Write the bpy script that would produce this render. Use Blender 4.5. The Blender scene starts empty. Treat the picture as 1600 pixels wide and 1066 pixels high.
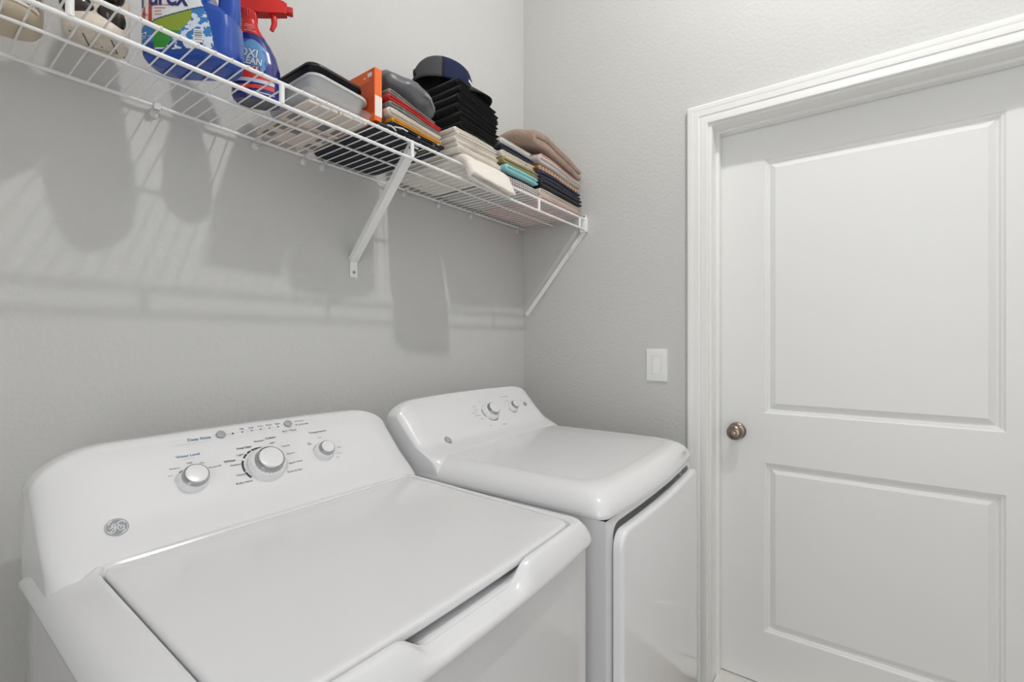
import bpy, bmesh, math, random
from mathutils import Vector, Matrix, Euler, noise
PI = math.pi
S = bpy.context.scene
COL = S.collection

# ------------------------------------------------------------------ camera, world, light, exposure
cd = bpy.data.cameras.new('camera'); cam = bpy.data.objects.new('camera', cd); COL.objects.link(cam)
cd.sensor_width = 36.0; cd.lens = 732.1 / 1600 * 36.0; cd.clip_start = 0.02
cam.location = (-1.7997, -1.2494, 1.2545)
cam.rotation_euler = (PI / 2, 0, math.radians(36.178) - PI / 2)
S.camera = cam
w = bpy.data.worlds.new('world'); S.world = w; w.use_nodes = True
w.node_tree.nodes['Background'].inputs[0].default_value = (1, 1, 1, 1)
w.node_tree.nodes['Background'].inputs[1].default_value = 0.0
LAMP = (-0.865, -1.43, 3.13)
LAMP_POWER = 31.5
# added fill light, no seen source, shining through an opening in the left wall
fl = bpy.data.lights.new('added_fill_light', 'AREA'); fl.shape = 'RECTANGLE'; fl.size = 1.1; fl.size_y = 2.3; fl.energy = 16.5; fl.color = (.96, .98, 1.0)
flo = bpy.data.objects.new('added_fill_light', fl); COL.objects.link(flo); flo.location = (-2.95, -1.80, 1.25); flo.rotation_euler = (PI / 2, 0, -PI / 2)
S.view_settings.view_transform = 'Standard'
S.view_settings.look = 'None'
S.view_settings.gamma = 1.0
S.view_settings.use_curve_mapping = False
S.view_settings.exposure = 0.42
S.cycles.max_bounces = 14; S.cycles.diffuse_bounces = 8; S.cycles.glossy_bounces = 5
S.cycles.transmission_bounces = 10; S.cycles.transparent_max_bounces = 16
S.cycles.caustics_reflective = False; S.cycles.caustics_refractive = False
S.cycles.use_denoising = True

# ------------------------------------------------------------------ materials
def lin(c):
    return tuple(((v / 255) / 12.92 if v / 255 <= .04045 else ((v / 255 + .055) / 1.055) ** 2.4) for v in c) + (1,)
MATS = {}
def mat(name, rgb, rough=.5, metal=0., bump=None, spec=None, coat=0., trans=0., alpha=1., sheen=0., emit=None, mix=None):
    """rgb 0-255; bump=(scale, strength, detail); mix=(rgb2, scale, lo, hi) a soft noise mottling between two colours"""
    if name in MATS: return MATS[name]
    m = bpy.data.materials.new(name); m.use_nodes = True
    nt = m.node_tree; b = nt.nodes['Principled BSDF']; I = b.inputs
    I['Base Color'].default_value = lin(rgb); I['Roughness'].default_value = rough; I['Metallic'].default_value = metal
    if spec is not None: I['Specular IOR Level'].default_value = spec
    if coat: I['Coat Weight'].default_value = coat; I['Coat Roughness'].default_value = .05
    if trans: I['Transmission Weight'].default_value = trans
    if alpha < 1: I['Alpha'].default_value = alpha
    if sheen: I['Sheen Weight'].default_value = sheen
    if emit: I['Emission Color'].default_value = lin(rgb); I['Emission Strength'].default_value = emit
    tc = nt.nodes.new('ShaderNodeTexCoord')
    if bump:
        n = nt.nodes.new('ShaderNodeTexNoise'); n.inputs['Scale'].default_value = bump[0]
        n.inputs['Detail'].default_value = bump[2] if len(bump) > 2 else 3
        bp = nt.nodes.new('ShaderNodeBump'); bp.inputs['Strength'].default_value = bump[1]; bp.inputs['Distance'].default_value = bump[3] if len(bump) > 3 else .002
        nt.links.new(tc.outputs['Object'], n.inputs['Vector']); nt.links.new(n.outputs['Fac'], bp.inputs['Height'])
        nt.links.new(bp.outputs['Normal'], I['Normal'])
    if mix:
        n2 = nt.nodes.new('ShaderNodeTexNoise'); n2.inputs['Scale'].default_value = mix[1]; n2.inputs['Detail'].default_value = 4
        r = nt.nodes.new('ShaderNodeValToRGB'); r.color_ramp.elements[0].position = mix[2]; r.color_ramp.elements[1].position = mix[3]
        r.color_ramp.elements[0].color = lin(rgb); r.color_ramp.elements[1].color = lin(mix[0])
        nt.links.new(tc.outputs['Object'], n2.inputs['Vector']); nt.links.new(n2.outputs['Fac'], r.inputs['Fac'])
        nt.links.new(r.outputs['Color'], I['Base Color'])
    MATS[name] = m
    return m
WALL = mat('wall_paint', (202, 202, 200), .75, bump=(85, .42, 2, .0032))
CEIL = mat('ceiling_paint', (232, 230, 226), .85, bump=(70, .4, 3))
TRIM = mat('trim_paint', (236, 236, 234), .32)
DOORW = mat('door_paint', (233, 233, 232), .38, bump=(18, .05, 2))
ENAMEL = mat('appliance_enamel', (231, 231, 233), .12, coat=.5, spec=.5)
PLASTIC = mat('appliance_plastic', (231, 231, 233), .15, coat=.4)
CABINET = mat('cabinet_enamel', (216, 216, 218), .14, coat=.5)
CHROME = mat('chrome', (176, 177, 180), .12, 1.)
BTN = mat('button_grey', (160, 161, 164), .4)
PBLACK = mat('print_black', (34, 34, 38), .5)
PGREY = mat('print_grey', (150, 152, 156), .5)
PLGREY = mat('print_light_grey', (196, 197, 200), .5)
PBLUE = mat('print_blue', (92, 122, 158), .5)
NICKEL = mat('satin_nickel', (150, 136, 124), .28, 1.)
WIRE = mat('white_vinyl', (240, 240, 240), .35)
DARKGAP = mat('dark_parts_and_shade', (60, 60, 62), .6)  # dark feet, screws and seams, also the painted shade under the dryer top
VALVE = mat('valve_plastic', (228, 226, 222), .4)
def tile_material():
    m = mat('floor_tile', (176, 170, 163), .35); nt = m.node_tree
    br = nt.nodes.new('ShaderNodeTexBrick'); br.offset = .5
    br.inputs['Scale'].default_value = 1.0; br.inputs['Brick Width'].default_value = .61; br.inputs['Row Height'].default_value = .305
    br.inputs['Mortar Size'].default_value = .003; br.inputs['Mortar'].default_value = lin((150, 142, 132))
    br.inputs['Color1'].default_value = lin((188, 182, 175)); br.inputs['Color2'].default_value = lin((182, 176, 169))
    tc = nt.nodes.new('ShaderNodeTexCoord'); nt.links.new(tc.outputs['Object'], br.inputs['Vector'])
    nt.links.new(br.outputs['Color'], nt.nodes['Principled BSDF'].inputs['Base Color'])
    return m
TILE = tile_material()

# ------------------------------------------------------------------ mesh helpers
WM = {}        # where each object stands
class MB:
    """collects shapes and links them as ONE mesh object"""
    def __init__(s): s.bm = bmesh.new(); s.mi = 0
    def face(s, vs):
        try: f = s.bm.faces.new(vs); f.material_index = s.mi; return f
        except ValueError: return None
    def box(s, x0, x1, y0, y1, z0, z1):
        v = [s.bm.verts.new(p) for p in ((x0, y0, z0), (x1, y0, z0), (x1, y1, z0), (x0, y1, z0), (x0, y0, z1), (x1, y0, z1), (x1, y1, z1), (x0, y1, z1))]
        for q in ((3, 2, 1, 0), (4, 5, 6, 7), (0, 1, 5, 4), (1, 2, 6, 5), (2, 3, 7, 6), (3, 0, 4, 7)): s.face([v[i] for i in q])
        return s
    def rbox(s, x0, x1, y0, y1, z0, z1, r=.004, seg=2):
        t = MB().box(x0, x1, y0, y1, z0, z1)
        bmesh.ops.bevel(t.bm, geom=list(t.bm.edges), offset=r, segments=seg, affect='EDGES', profile=.5)
        s.merge(t); return s
    def merge(s, t, M=None):
        mp = {}
        for v in t.bm.verts: mp[v] = s.bm.verts.new(M @ v.co if M else v.co)
        for f in t.bm.faces:
            g = s.face([mp[v] for v in f.verts])
            if g: g.material_index = f.material_index if f.material_index else s.mi
        t.bm.free()
    def loft(s, rings, closed=True, cap0=False, cap1=False, loop=False):
        R = [[s.bm.verts.new(p) for p in r] for r in rings]
        n = len(R[0])
        pairs = list(zip(R[:-1], R[1:])) + ([(R[-1], R[0])] if loop else [])
        for a, b in pairs:
            for i in range(n if closed else n - 1):
                j = (i + 1) % n; s.face([a[i], a[j], b[j], b[i]])
        if cap0: s.face(list(reversed(R[0])))
        if cap1: s.face(R[-1])
        return s
    def tube(s, pts, r, n=8, caps=True):
        pts = [Vector(p) for p in pts]; rad = r if isinstance(r, (list, tuple)) else [r] * len(pts)
        rings = []; up = None
        for i, p in enumerate(pts):
            d = (pts[min(i + 1, len(pts) - 1)] - pts[max(i - 1, 0)]).normalized()
            if up is None: up = Vector((0, 0, 1)) if abs(d.z) < .9 else Vector((0, 1, 0))
            a = d.cross(up).normalized(); up = a.cross(d).normalized()
            rings.append([p + (a * math.cos(2 * PI * k / n) + up * math.sin(2 * PI * k / n)) * rad[i] for k in range(n)])
        return s.loft(rings, True, caps, caps)
    def lathe(s, prof, n=32, c=(0, 0, 0), cap0=True, cap1=True):
        c = Vector(c)
        return s.loft([[c + Vector((r * math.cos(2 * PI * k / n), r * math.sin(2 * PI * k / n), z)) for k in range(n)] for r, z in prof], True, cap0, cap1)
    def grid(s, f, nu, nv, colour=None):
        V = [[s.bm.verts.new(f(i / nu, j / nv)) for i in range(nu + 1)] for j in range(nv + 1)]
        for j in range(nv):
            for i in range(nu):
                if colour:
                    k = colour((i + .5) / nu, (j + .5) / nv)
                    if k is None: continue
                    s.mi = k
                s.face([V[j][i], V[j][i + 1], V[j + 1][i + 1], V[j + 1][i]])
        bmesh.ops.delete(s.bm, geom=[v for v in s.bm.verts if not v.link_faces], context='VERTS')
        s.mi = 0
        return s
    def build(s, name, m, parent=None, smooth=40, M=None, subsurf=0, fix=True):
        if fix: bmesh.ops.recalc_face_normals(s.bm, faces=list(s.bm.faces))
        me = bpy.data.meshes.new(name)
        if M: s.bm.transform(M)
        if parent is not None: s.bm.transform(WM[parent.name].inverted())
        s.bm.to_mesh(me); s.bm.free()
        for q in (m if isinstance(m, (list, tuple)) else [m]): me.materials.append(q)
        o = bpy.data.objects.new(name, me); COL.objects.link(o)
        if parent is not None: o.parent = parent; WM[o.name] = WM[parent.name]
        else: WM[o.name] = Matrix.Identity(4)
        if smooth is not None:
            for p in me.polygons: p.use_smooth = True
            if smooth < 180: me.set_sharp_from_angle(angle=math.radians(smooth))
        if subsurf:
            d = o.modifiers.new('subdivision', 'SUBSURF'); d.levels = subsurf; d.render_levels = subsurf
        return o
def tag(o, label, cat, group=None):
    o['label'] = label; o['category'] = cat
    if group: o['group'] = group
    return o
def struct(o): o['kind'] = 'structure'; return o
def thing(name, label, cat, loc=(0, 0, 0), rz=0., group=None):
    o = bpy.data.objects.new(name, None); o.empty_display_size = .05; COL.objects.link(o)
    o.location = loc; o.rotation_euler = (0, 0, rz); WM[o.name] = Matrix.Translation(loc) @ Matrix.Rotation(rz, 4, 'Z')
    return tag(o, label, cat, group)
def rrect(cx, cy, hx, hy, r, z, nc=6, ns=10, bow=0., warp=None):
    """rounded rectangle ring, counter-clockwise from the front-left corner; bow pushes the -y side out"""
    P = []
    cor = ((cx - hx + r, cy - hy + r, PI), (cx + hx - r, cy - hy + r, 1.5 * PI), (cx + hx - r, cy + hy - r, 0), (cx - hx + r, cy + hy - r, .5 * PI))
    for i, (x, y, a) in enumerate(cor):
        arc = [(x + r * math.cos(a + PI / 2 * k / nc), y + r * math.sin(a + PI / 2 * k / nc)) for k in range(nc + 1)]
        x2, y2, a2 = cor[(i + 1) % 4]
        nx = (x2 + r * math.cos(a2), y2 + r * math.sin(a2))
        P += arc
        P += [(arc[-1][0] + (nx[0] - arc[-1][0]) * k / ns, arc[-1][1] + (nx[1] - arc[-1][1]) * k / ns) for k in range(1, ns)]
    out = []
    for x, y in P:
        if bow:
            q = min(1, abs(x - cx) / hx); f = max(0, min(1, (cy - y) / hy))
            y -= bow * (1 - q * q) * f
        out.append(Vector((x, y, z)))
    return [warp(p) for p in out] if warp else out
def text_mesh(body, bold=False, spacing=1.0, shear=0.):
    """flat triangulated lettering, as (verts, faces), cap height about .7"""
    cu = bpy.data.curves.new('lettering', 'FONT'); cu.body = body; cu.align_x = 'LEFT'; cu.space_character = spacing
    cu.resolution_u = 3; cu.shear = shear
    if bold: cu.offset = .018
    o = bpy.data.objects.new('lettering', cu); COL.objects.link(o)
    bpy.context.view_layer.update()
    me = bpy.data.meshes.new_from_object(o.evaluated_get(bpy.context.evaluated_depsgraph_get()))
    vs = [Vector(v.co) for v in me.vertices]; fs = [list(p.vertices) for p in me.polygons]
    bpy.data.objects.remove(o); bpy.data.curves.remove(cu); bpy.data.meshes.remove(me)
    return vs, fs
def put_text(mb, body, place, width, bold=False, centre=(0, 0), shear=0., spacing=1.0, stretch=1.0):
    """lettering of a given width, its middle at centre; place(u, v) turns flat coordinates into a point on the surface"""
    vs, fs = text_mesh(body, bold, spacing, shear)
    x0 = min(v.x for v in vs); x1 = max(v.x for v in vs); k = width / (x1 - x0)
    ym = .35
    V = [mb.bm.verts.new(place(centre[0] + (v.x - (x0 + x1) / 2) * k, centre[1] + (v.y - ym) * k * stretch)) for v in vs]
    for f in fs: mb.face([V[i] for i in f])
def interp(P, t):
    if t <= P[0][0]: return P[0][1]
    for (a, b), (c, d) in zip(P[:-1], P[1:]):
        if t <= c: return b + (d - b) * (t - a) / (c - a)
    return P[-1][1]
def smooth01(t): t = max(0., min(1., t)); return t * t * (3 - 2 * t)

# ------------------------------------------------------------------ the room
CH = 3.19; XL = -2.75; YF = -2.40
JY0, JY1, JZ = -.832, -1.760, 2.036          # door opening
struct(MB().box(XL - .1, .10, 0, .10, 0, CH).build('wall_back', WALL, smooth=None))
b = MB(); b.box(0, .13, JY0 + .012, 0, 0, CH); b.box(0, .13, YF, JY1 - .012, 0, CH); b.box(0, .13, JY1 - .012, JY0 + .012, JZ + .012, CH)
struct(b.build('wall_right', WALL, smooth=None))
b = MB(); b.box(XL - .1, XL, YF, -2.36, 0, CH); b.box(XL - .1, XL, -1.24, 0, 0, CH); b.box(XL - .1, XL, -2.36, -1.24, 2.45, CH)  # opening made to let the added fill light in
struct(b.build('wall_left', WALL, smooth=None))
struct(MB().box(XL - .1, .13, YF - .1, YF, 0, CH).build('wall_front', WALL, smooth=None))
struct(MB().box(XL - .5, .13, YF - .1, .10, -.08, 0).build('floor', TILE, smooth=None))
struct(MB().box(XL - .1, .13, YF - .1, .10, CH, CH + .08).build('ceiling', CEIL, smooth=None))
def baseboard(name, x0, x1, y0, y1):
    b = MB(); b.box(x0, x1, y0, y1, 0, .095); struct(b.build(name, TRIM, smooth=None))
baseboard('baseboard_back', XL, 0, -.013, 0)
baseboard('baseboard_right', -.013, 0, -.745, -.013)
baseboard('baseboard_front', XL, 0, YF, YF + .013)
baseboard('baseboard_left', XL, XL + .013, -1.24, -.013)
# door casing: a moulded profile mitred round the opening
def casing():
    prof = [(0, 0), (0, .008), (.003, .0105), (.020, .0115), (.024, .0100), (.028, .0105), (.031, .0130), (.044, .0155), (.050, .0150), (.053, .0165), (.058, .0180), (.066, .0180), (.070, .0160), (.071, .0130), (.071, 0)]
    g = .013
    b = MB(); rings = []
    for d, h in prof:
        y0 = JY0 + g + d; y1 = JY1 - g - d; z = JZ + g * .6 + d
        rings.append([Vector((-h, y0, 0)), Vector((-h, y0, z)), Vector((-h, y1, z)), Vector((-h, y1, 0))])
    b.loft(rings, closed=False)
    return b.build('trim_1', TRIM, smooth=25)
struct(casing())
# jamb with its stop
b = MB()
for ys, yd in ((JY0, 1), (JY1, -1)):
    b.box(0, .13, min(ys, ys + yd * .012), max(ys, ys + yd * .012), 0, JZ + .012)
    b.box(.062, .097, min(ys, ys - yd * .011), max(ys, ys - yd * .011), 0, JZ)
b.box(0, .13, JY1, JY0, JZ, JZ + .012); b.box(.062, .097, JY1 + .011, JY0 - .011, JZ - .011, JZ)
struct(b.build('trim_2', TRIM, smooth=None))
b = MB(); b.rbox(-.004, .128, JY1 + .001, JY0 - .001, 0, .013, .003)
struct(b.build('trim_3', mat('threshold_white', (232, 230, 226), .3), smooth=30))
# door slab with two raised panels
def door():
    xd = .10; y0 = JY0 - .004; y1 = JY1 + .004; zb = .016; zt = JZ - .004
    pans = [(.2081, .8163), (.9943, 1.9097)]; a, c = -.9852, -1.5967
    prof = [(0, 0), (.005, .0050), (.009, .0062), (.014, .0128), (.0175, .0138), (.0365, .0022)]
    b = MB(); ys = [y0, a, c, y1]; zs = [zb, pans[0][0], pans[0][1], pans[1][0], pans[1][1], zt]
    G = [[b.bm.verts.new((xd, y, z)) for y in ys] for z in zs]
    for j in range(5):
        for i in range(3):
            if i == 1 and j in (1, 3): continue
            b.face([G[j][i], G[j][i + 1], G[j + 1][i + 1], G[j + 1][i]])
    for z0, z1 in pans:
        rings = [[Vector((xd + h, y, z)) for y, z in ((a - d, z0 + d), (c + d, z0 + d), (c + d, z1 - d), (a - d, z1 - d))] for d, h in prof]
        b.loft(rings, True, False, True)
    for p, q in (((y0, zb), (y1, zb)), ((y1, zb), (y1, zt)), ((y1, zt), (y0, zt)), ((y0, zt), (y0, zb))):
        b.face([b.bm.verts.new((xd, *p)), b.bm.verts.new((xd, *q)), b.bm.verts.new((xd + .03, *q)), b.bm.verts.new((xd + .03, *p))])
    b.face([b.bm.verts.new((xd + .03, y, z)) for y, z in ((y0, zb), (y0, zt), (y1, zt), (y1, zb))])
    o = struct(b.build('door_1', DOORW, smooth=20, fix=True))
    K = Matrix.Translation((xd, -.897, .921)) @ Matrix.Rotation(-PI / 2, 4, 'Y')
    k = MB()
    k.lathe([(.0305, 0), (.0312, .002), (.0300, .0055), (.024, .0085), (.0135, .010), (.0115, .013), (.0110, .024), (.0130, .029), (.0205, .034), (.0262, .0405), (.0275, .047), (.0262, .0535), (.0205, .059), (.0120, .0612), (.0075, .0612)], 40)
    kn = k.build('door_knob', NICKEL, o, 50, K)
    k = MB(); k.lathe([(.0058, .0605), (.0058, .0635), (.004, .0645)], 20); k.box(-.0012, .0012, -.0045, .0045, .0640, .0672)
    k.build('turn_button', mat('bright_nickel', (196, 186, 176), .18, 1.), kn, 40, K)
door()

# ------------------------------------------------------------------ wall fittings
def light_switch():
    o = thing('light_switch', 'white rocker light switch on the grey wall left of the door casing', 'light switch', (0, -.630, 1.161))
    b = MB(); x = 0; cy, cz = -.630, 1.161; hx, hz = .041, .0625
    rings = []
    for dx, ins in ((0, 0), (-.003, 0), (-.0055, .0015), (-.0065, .005)):
        rings.append([Vector((dx, cy + sy * (hx - ins), cz + sz * (hz - ins))) for sy, sz in ((1, -1), (-1, -1), (-1, 1), (1, 1))])
    rings.append([Vector((-.0065, cy + sy * .0185, cz + sz * .0355)) for sy, sz in ((1, -1), (-1, -1), (-1, 1), (1, 1))])
    rings.append([Vector((-.0040, cy + sy * .0180, cz + sz * .0350)) for sy, sz in ((1, -1), (-1, -1), (-1, 1), (1, 1))])
    b.loft(rings, True, True, True); b.build('cover_plate', TRIM, o, 25)
    b = MB(); v = []
    for z, d in ((-.0325, .0092), (0, .0070), (.0325, .0062)):
        v.append([Vector((-.0035, cy + .0162, cz + z)), Vector((-d, cy + .0162, cz + z)), Vector((-d, cy - .0162, cz + z)), Vector((-.0035, cy - .0162, cz + z))])
    b.loft(v, True, True, True); b.build('rocker', TRIM, o, 20)
    for s in (-1, 1):
        b = MB(); b.lathe([(.0030, .0062), (.0030, .0070), (.0022, .0074)], 14)
        b.build('screw', TRIM, o, 40, Matrix.Translation((0, cy, cz + s * .0485)) @ Matrix.Rotation(-PI / 2, 4, 'Y'))
light_switch()
def ceiling_light():
    o = thing('ceiling_light', 'round white flush ceiling lamp over the middle of the laundry', 'lamp', (LAMP[0], LAMP[1], CH))
    b = MB(); b.lathe([(.14, 0), (.145, -.006), (.14, -.018), (.05, -.022)], 40, (LAMP[0], LAMP[1], CH - .0005)); b.build('lamp_base', TRIM, o)
    b = MB(); b.lathe([(.02, -.022), (.018, -.030), (.014, -.032)], 20, (LAMP[0], LAMP[1], CH)); b.build('socket', TRIM, o)
    ld = bpy.data.lights.new('bulb', 'POINT'); ld.energy = LAMP_POWER; ld.shadow_soft_size = .03; ld.color = (1.0, .995, .985)
    l = bpy.data.objects.new('bulb', ld); COL.objects.link(l); l.parent = o; l.location = (0, 0, LAMP[2] - CH)
ceiling_light()
def water_valve():
    o = thing('water_valve', 'white plastic water valve and hose end on the wall between washer and dryer', 'valve', (-.815, 0, .945))
    b = MB(); b.lathe([(.030, 0), (.030, .004), (.024, .008), (.017, .010), (.017, .03)], 24); b.build('wall_flange', VALVE, o, 40, Matrix.Translation((-.815, 0, .945)) @ Matrix.Rotation(PI / 2, 4, 'X'))
    b = MB(); b.tube([(-.815, -.02, .945), (-.815, -.045, .945), (-.813, -.062, .938), (-.811, -.07, .92), (-.810, -.07, .885)], .016, 16); b.build('elbow', VALVE, o)
    b = MB(); n = 24
    b.loft([[Vector((-.810 + (r + (.0016 if k % 2 else 0)) * math.cos(2 * PI * k / n), -.07 + (r + (.0016 if k % 2 else 0)) * math.sin(2 * PI * k / n), z)) for k in range(n)] for r, z in ((.018, .918), (.022, .915), (.022, .893), (.018, .89))], True, True, True)
    b.build('hose_nut', VALVE, o, 30)
    b = MB(); b.tube([(-.810, -.07, .888), (-.809, -.068, .84), (-.806, -.06, .70), (-.80, -.05, .45), (-.79, -.04, .12)], .0105, 12); b.build('hose', mat('hose_grey', (150, 150, 150), .5), o)
    b = MB(); b.tube([(-.838, -.052, .958), (-.815, -.052, .968), (-.795, -.052, .962)], [.006, .0105, .008], 12); b.build('valve_handle', VALVE, o)
water_valve()

# ------------------------------------------------------------------ appliances
def console(P, x0, x1, H, yb, zb, rx, ry, rzx, rz, arch=0.):
    """a control housing: front profile P (z -> y) swept along x, rounded off at both ends; returns surface function and shape"""
    xc = (x0 + x1) / 2; W = x1 - x0
    def f(z): return sum(interp(P, z + k * .004) for k in (-2, -1, 0, 1, 2)) / 5
    def e(x):
        s = W / 2 - abs(x - xc)
        if s >= rx: return 0.
        q = 1 - max(s, 0) / rx; return ry * (1 - math.sqrt(max(0, 1 - q * q)))
    def zt(x):
        s = W / 2 - abs(x - xc); d = arch * ((x - xc) / (W / 2)) ** 2
        if s >= rzx: return H - d
        q = 1 - max(s, 0) / rzx; return H - d - rz * (1 - math.sqrt(max(0, 1 - q * q)))
    xs = []
    for k in range(25): xs.append(x0 + max(rx, rzx) * (1 - math.cos(k / 24 * PI / 2)))
    m = max(rx, rzx); xs += [x0 + m + (W - 2 * m) * k / 12 for k in range(1, 12)]
    xs += [x1 - (x - x0) for x in reversed(xs[:25])]
    rings = []
    N = 44
    for x in xs:
        t = zt(x); q = e(x); r = .007
        ring = [Vector((x, yb, zb)), Vector((x, yb, t - .012)), Vector((x, yb - .004, t - .003)), Vector((x, yb - .012, t))]
        ft = f(t - r) + q
        ymid = min(yb - .014, ft + r * 1.4)
        ring += [Vector((x, ymid, t)), Vector((x, (ymid * .5 + ft * .5) - .0012, t - .0016))]
        for k in range(N + 1):
            z = t - r - (t - r - zb) * k / N
            ring.append(Vector((x, f(z) + q, z)))
        rings.append(ring)
    b = MB(); b.loft(rings, True, True, True)
    return b, (lambda x, z, off=0.: Vector((x, f(z) + e(x) - off * .72, z + off * .69)))
def knob(parent, base, r, h, rc, M_extra=None, ticks=True, name='dial'):
    """round dial on the sloped face: skirt, body, chrome ring, white cap"""
    nrm = Vector((0, -.735, .678)); q = Vector((0, 0, 1)).rotation_difference(nrm)
    M = Matrix.Translation(base) @ q.to_matrix().to_4x4()
    b = MB(); b.lathe([(r * 1.03, -.004), (r * 1.03, .002), (r, .0035), (r * .985, .010), (r * .93, .0125), (r * .9, h * .52), (rc * 1.20, h * .60), (rc * 1.16, h * .66)], 56)
    d = b.build(name, PLASTIC, parent, 35, M)
    b = MB(); b.lathe([(rc * 1.20, h * .58), (rc * 1.16, h * .80), (rc * 1.07, h * .93), (rc * .96, h * .955)], 56, cap0=False, cap1=False); b.build('chrome_ring', CHROME, d, 40, M)
    b = MB(); b.lathe([(rc * .99, h * .94), (rc * .96, h * .985), (rc * .80, h * 1.0), (rc * .4, h * 1.012)], 56, cap0=False); b.build('dial_cap', PLASTIC, d, 40, M)
    if ticks:
        b = MB()
        for k in range(9):
            a = math.radians(195 + k * 14); r0 = r * .70; r1 = r * .82
            for s in (r0, r1): pass
            ca, sa = math.cos(a), math.sin(a); t = r * .016
            zz = lambda rr: h * .52 + (h * .60 - h * .52) * (r * .9 - rr) / (r * .9 - rc * 1.2) + .0004
            b.face([b.bm.verts.new((x * ca - y * sa, x * sa + y * ca, zz(x))) for x, y in ((r0, -t), (r1, -t), (r1, t), (r0, t))])
        b.build('dial_marks', PGREY, d, None, M)
    return d
def button(parent, base, r):
    q = Vector((0, 0, 1)).rotation_difference(Vector((0, -.72, .69))); M = Matrix.Translation(base) @ q.to_matrix().to_4x4()
    b = MB(); b.lathe([(r, -.002), (r, .0035), (r * .93, .0050), (r * .86, .0052)], 32)
    b.build('push_button', BTN, parent, 40, M)
def face_frame(surf, x, z):
    """flat coordinates (u along x, v up the slope) round a point of the console face"""
    return lambda u, v: surf(x + u, z + v * .69, .0006)
def arc_marks(b, surf, x, z, r0, r1, a0, a1, n=14):
    P = face_frame(surf, x, z); V = []
    for k in range(n + 1):
        a = math.radians(a0 + (a1 - a0) * k / n)
        V.append([b.bm.verts.new(P(r * math.cos(a), r * math.sin(a))) for r in (r0, r1)])
    for p, q in zip(V[:-1], V[1:]): b.face([p[0], p[1], q[1], q[0]])
def dot(b, surf, x, z, r): arc_marks(b, surf, x, z, 0.00005, r, 0, 360, 14)
def stripe(b, surf, x0, x1, z, h):
    P = face_frame(surf, 0, z); n = 6
    for k in range(n):
        a = x0 + (x1 - x0) * k / n; c = x0 + (x1 - x0) * (k + 1) / n
        b.face([b.bm.verts.new(P(*q)) for q in ((a, -h / 2), (c, -h / 2), (c, h / 2), (a, h / 2))])
def emblem(parent, surf, x, z, r):
    """round badge: grey disc, light rim with four curls, the two script letters"""
    P = face_frame(surf, x, z)
    d = MB(); arc_marks(d, surf, x, z, .0001, r * .86, 0, 360, 40); arc_marks(d, surf, x, z, r * .93, r, 0, 360, 40)
    dk = d.build('emblem', PGREY, parent, None)
    l = MB(); Q = lambda u, v: P(u, v) + Vector((0, -.0003, .0003))
    def stroke(pts, wd):
        pts = [Vector((p[0] * r, p[1] * r)) for p in pts]; L = []
        # smooth through the points
        fine = []
        for i in range(len(pts) - 1):
            p0 = pts[max(i - 1, 0)]; p1 = pts[i]; p2 = pts[i + 1]; p3 = pts[min(i + 2, len(pts) - 1)]
            for k in range(6):
                t = k / 6; fine.append(.5 * ((2 * p1) + (p2 - p0) * t + (2 * p0 - 5 * p1 + 4 * p2 - p3) * t * t + (3 * p1 - p0 - 3 * p2 + p3) * t ** 3))
        fine.append(pts[-1])
        for i, p in enumerate(fine):
            t = (fine[min(i + 1, len(fine) - 1)] - fine[max(i - 1, 0)]).normalized(); n = Vector((-t.y, t.x)) * wd * r
            L.append((l.bm.verts.new(Q(*(p + n))), l.bm.verts.new(Q(*(p - n)))))
        for a, c in zip(L[:-1], L[1:]): l.face([a[0], a[1], c[1], c[0]])
    stroke([(-.62, .02), (-.50, -.04), (-.40, .10), (-.30, .34), (-.14, .40), (-.06, .26), (-.20, .06), (-.34, .08), (-.26, .26)], .045)   # g, upper bowl
    stroke([(-.06, .30), (-.08, .0), (-.16, -.30), (-.34, -.52), (-.50, -.50), (-.48, -.34), (-.28, -.16), (-.02, .0)], .045)               # g, tail
    stroke([(.42, .50), (.30, .52), (.16, .40), (.16, .22), (.32, .14)], .05)                                                              # e, top
    stroke([(.32, .14), (.12, .06), (.06, -.18), (.20, -.40), (.44, -.40), (.58, -.20), (.52, .02), (.36, .02), (.30, -.12), (.40, -.16)], .045)
    for k in range(4):
        a0 = math.radians(20 + 90 * k)
        stroke([(.80 * math.cos(a0 + t), .80 * math.sin(a0 + t)) if t < .5 else (.66 * math.cos(a0 + t), .66 * math.sin(a0 + t)) for t in (0, .2, .42, .62)], .05)
    l.build('emblem_letters', mat('emblem_light', (226, 227, 229), .4), dk, None)

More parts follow.
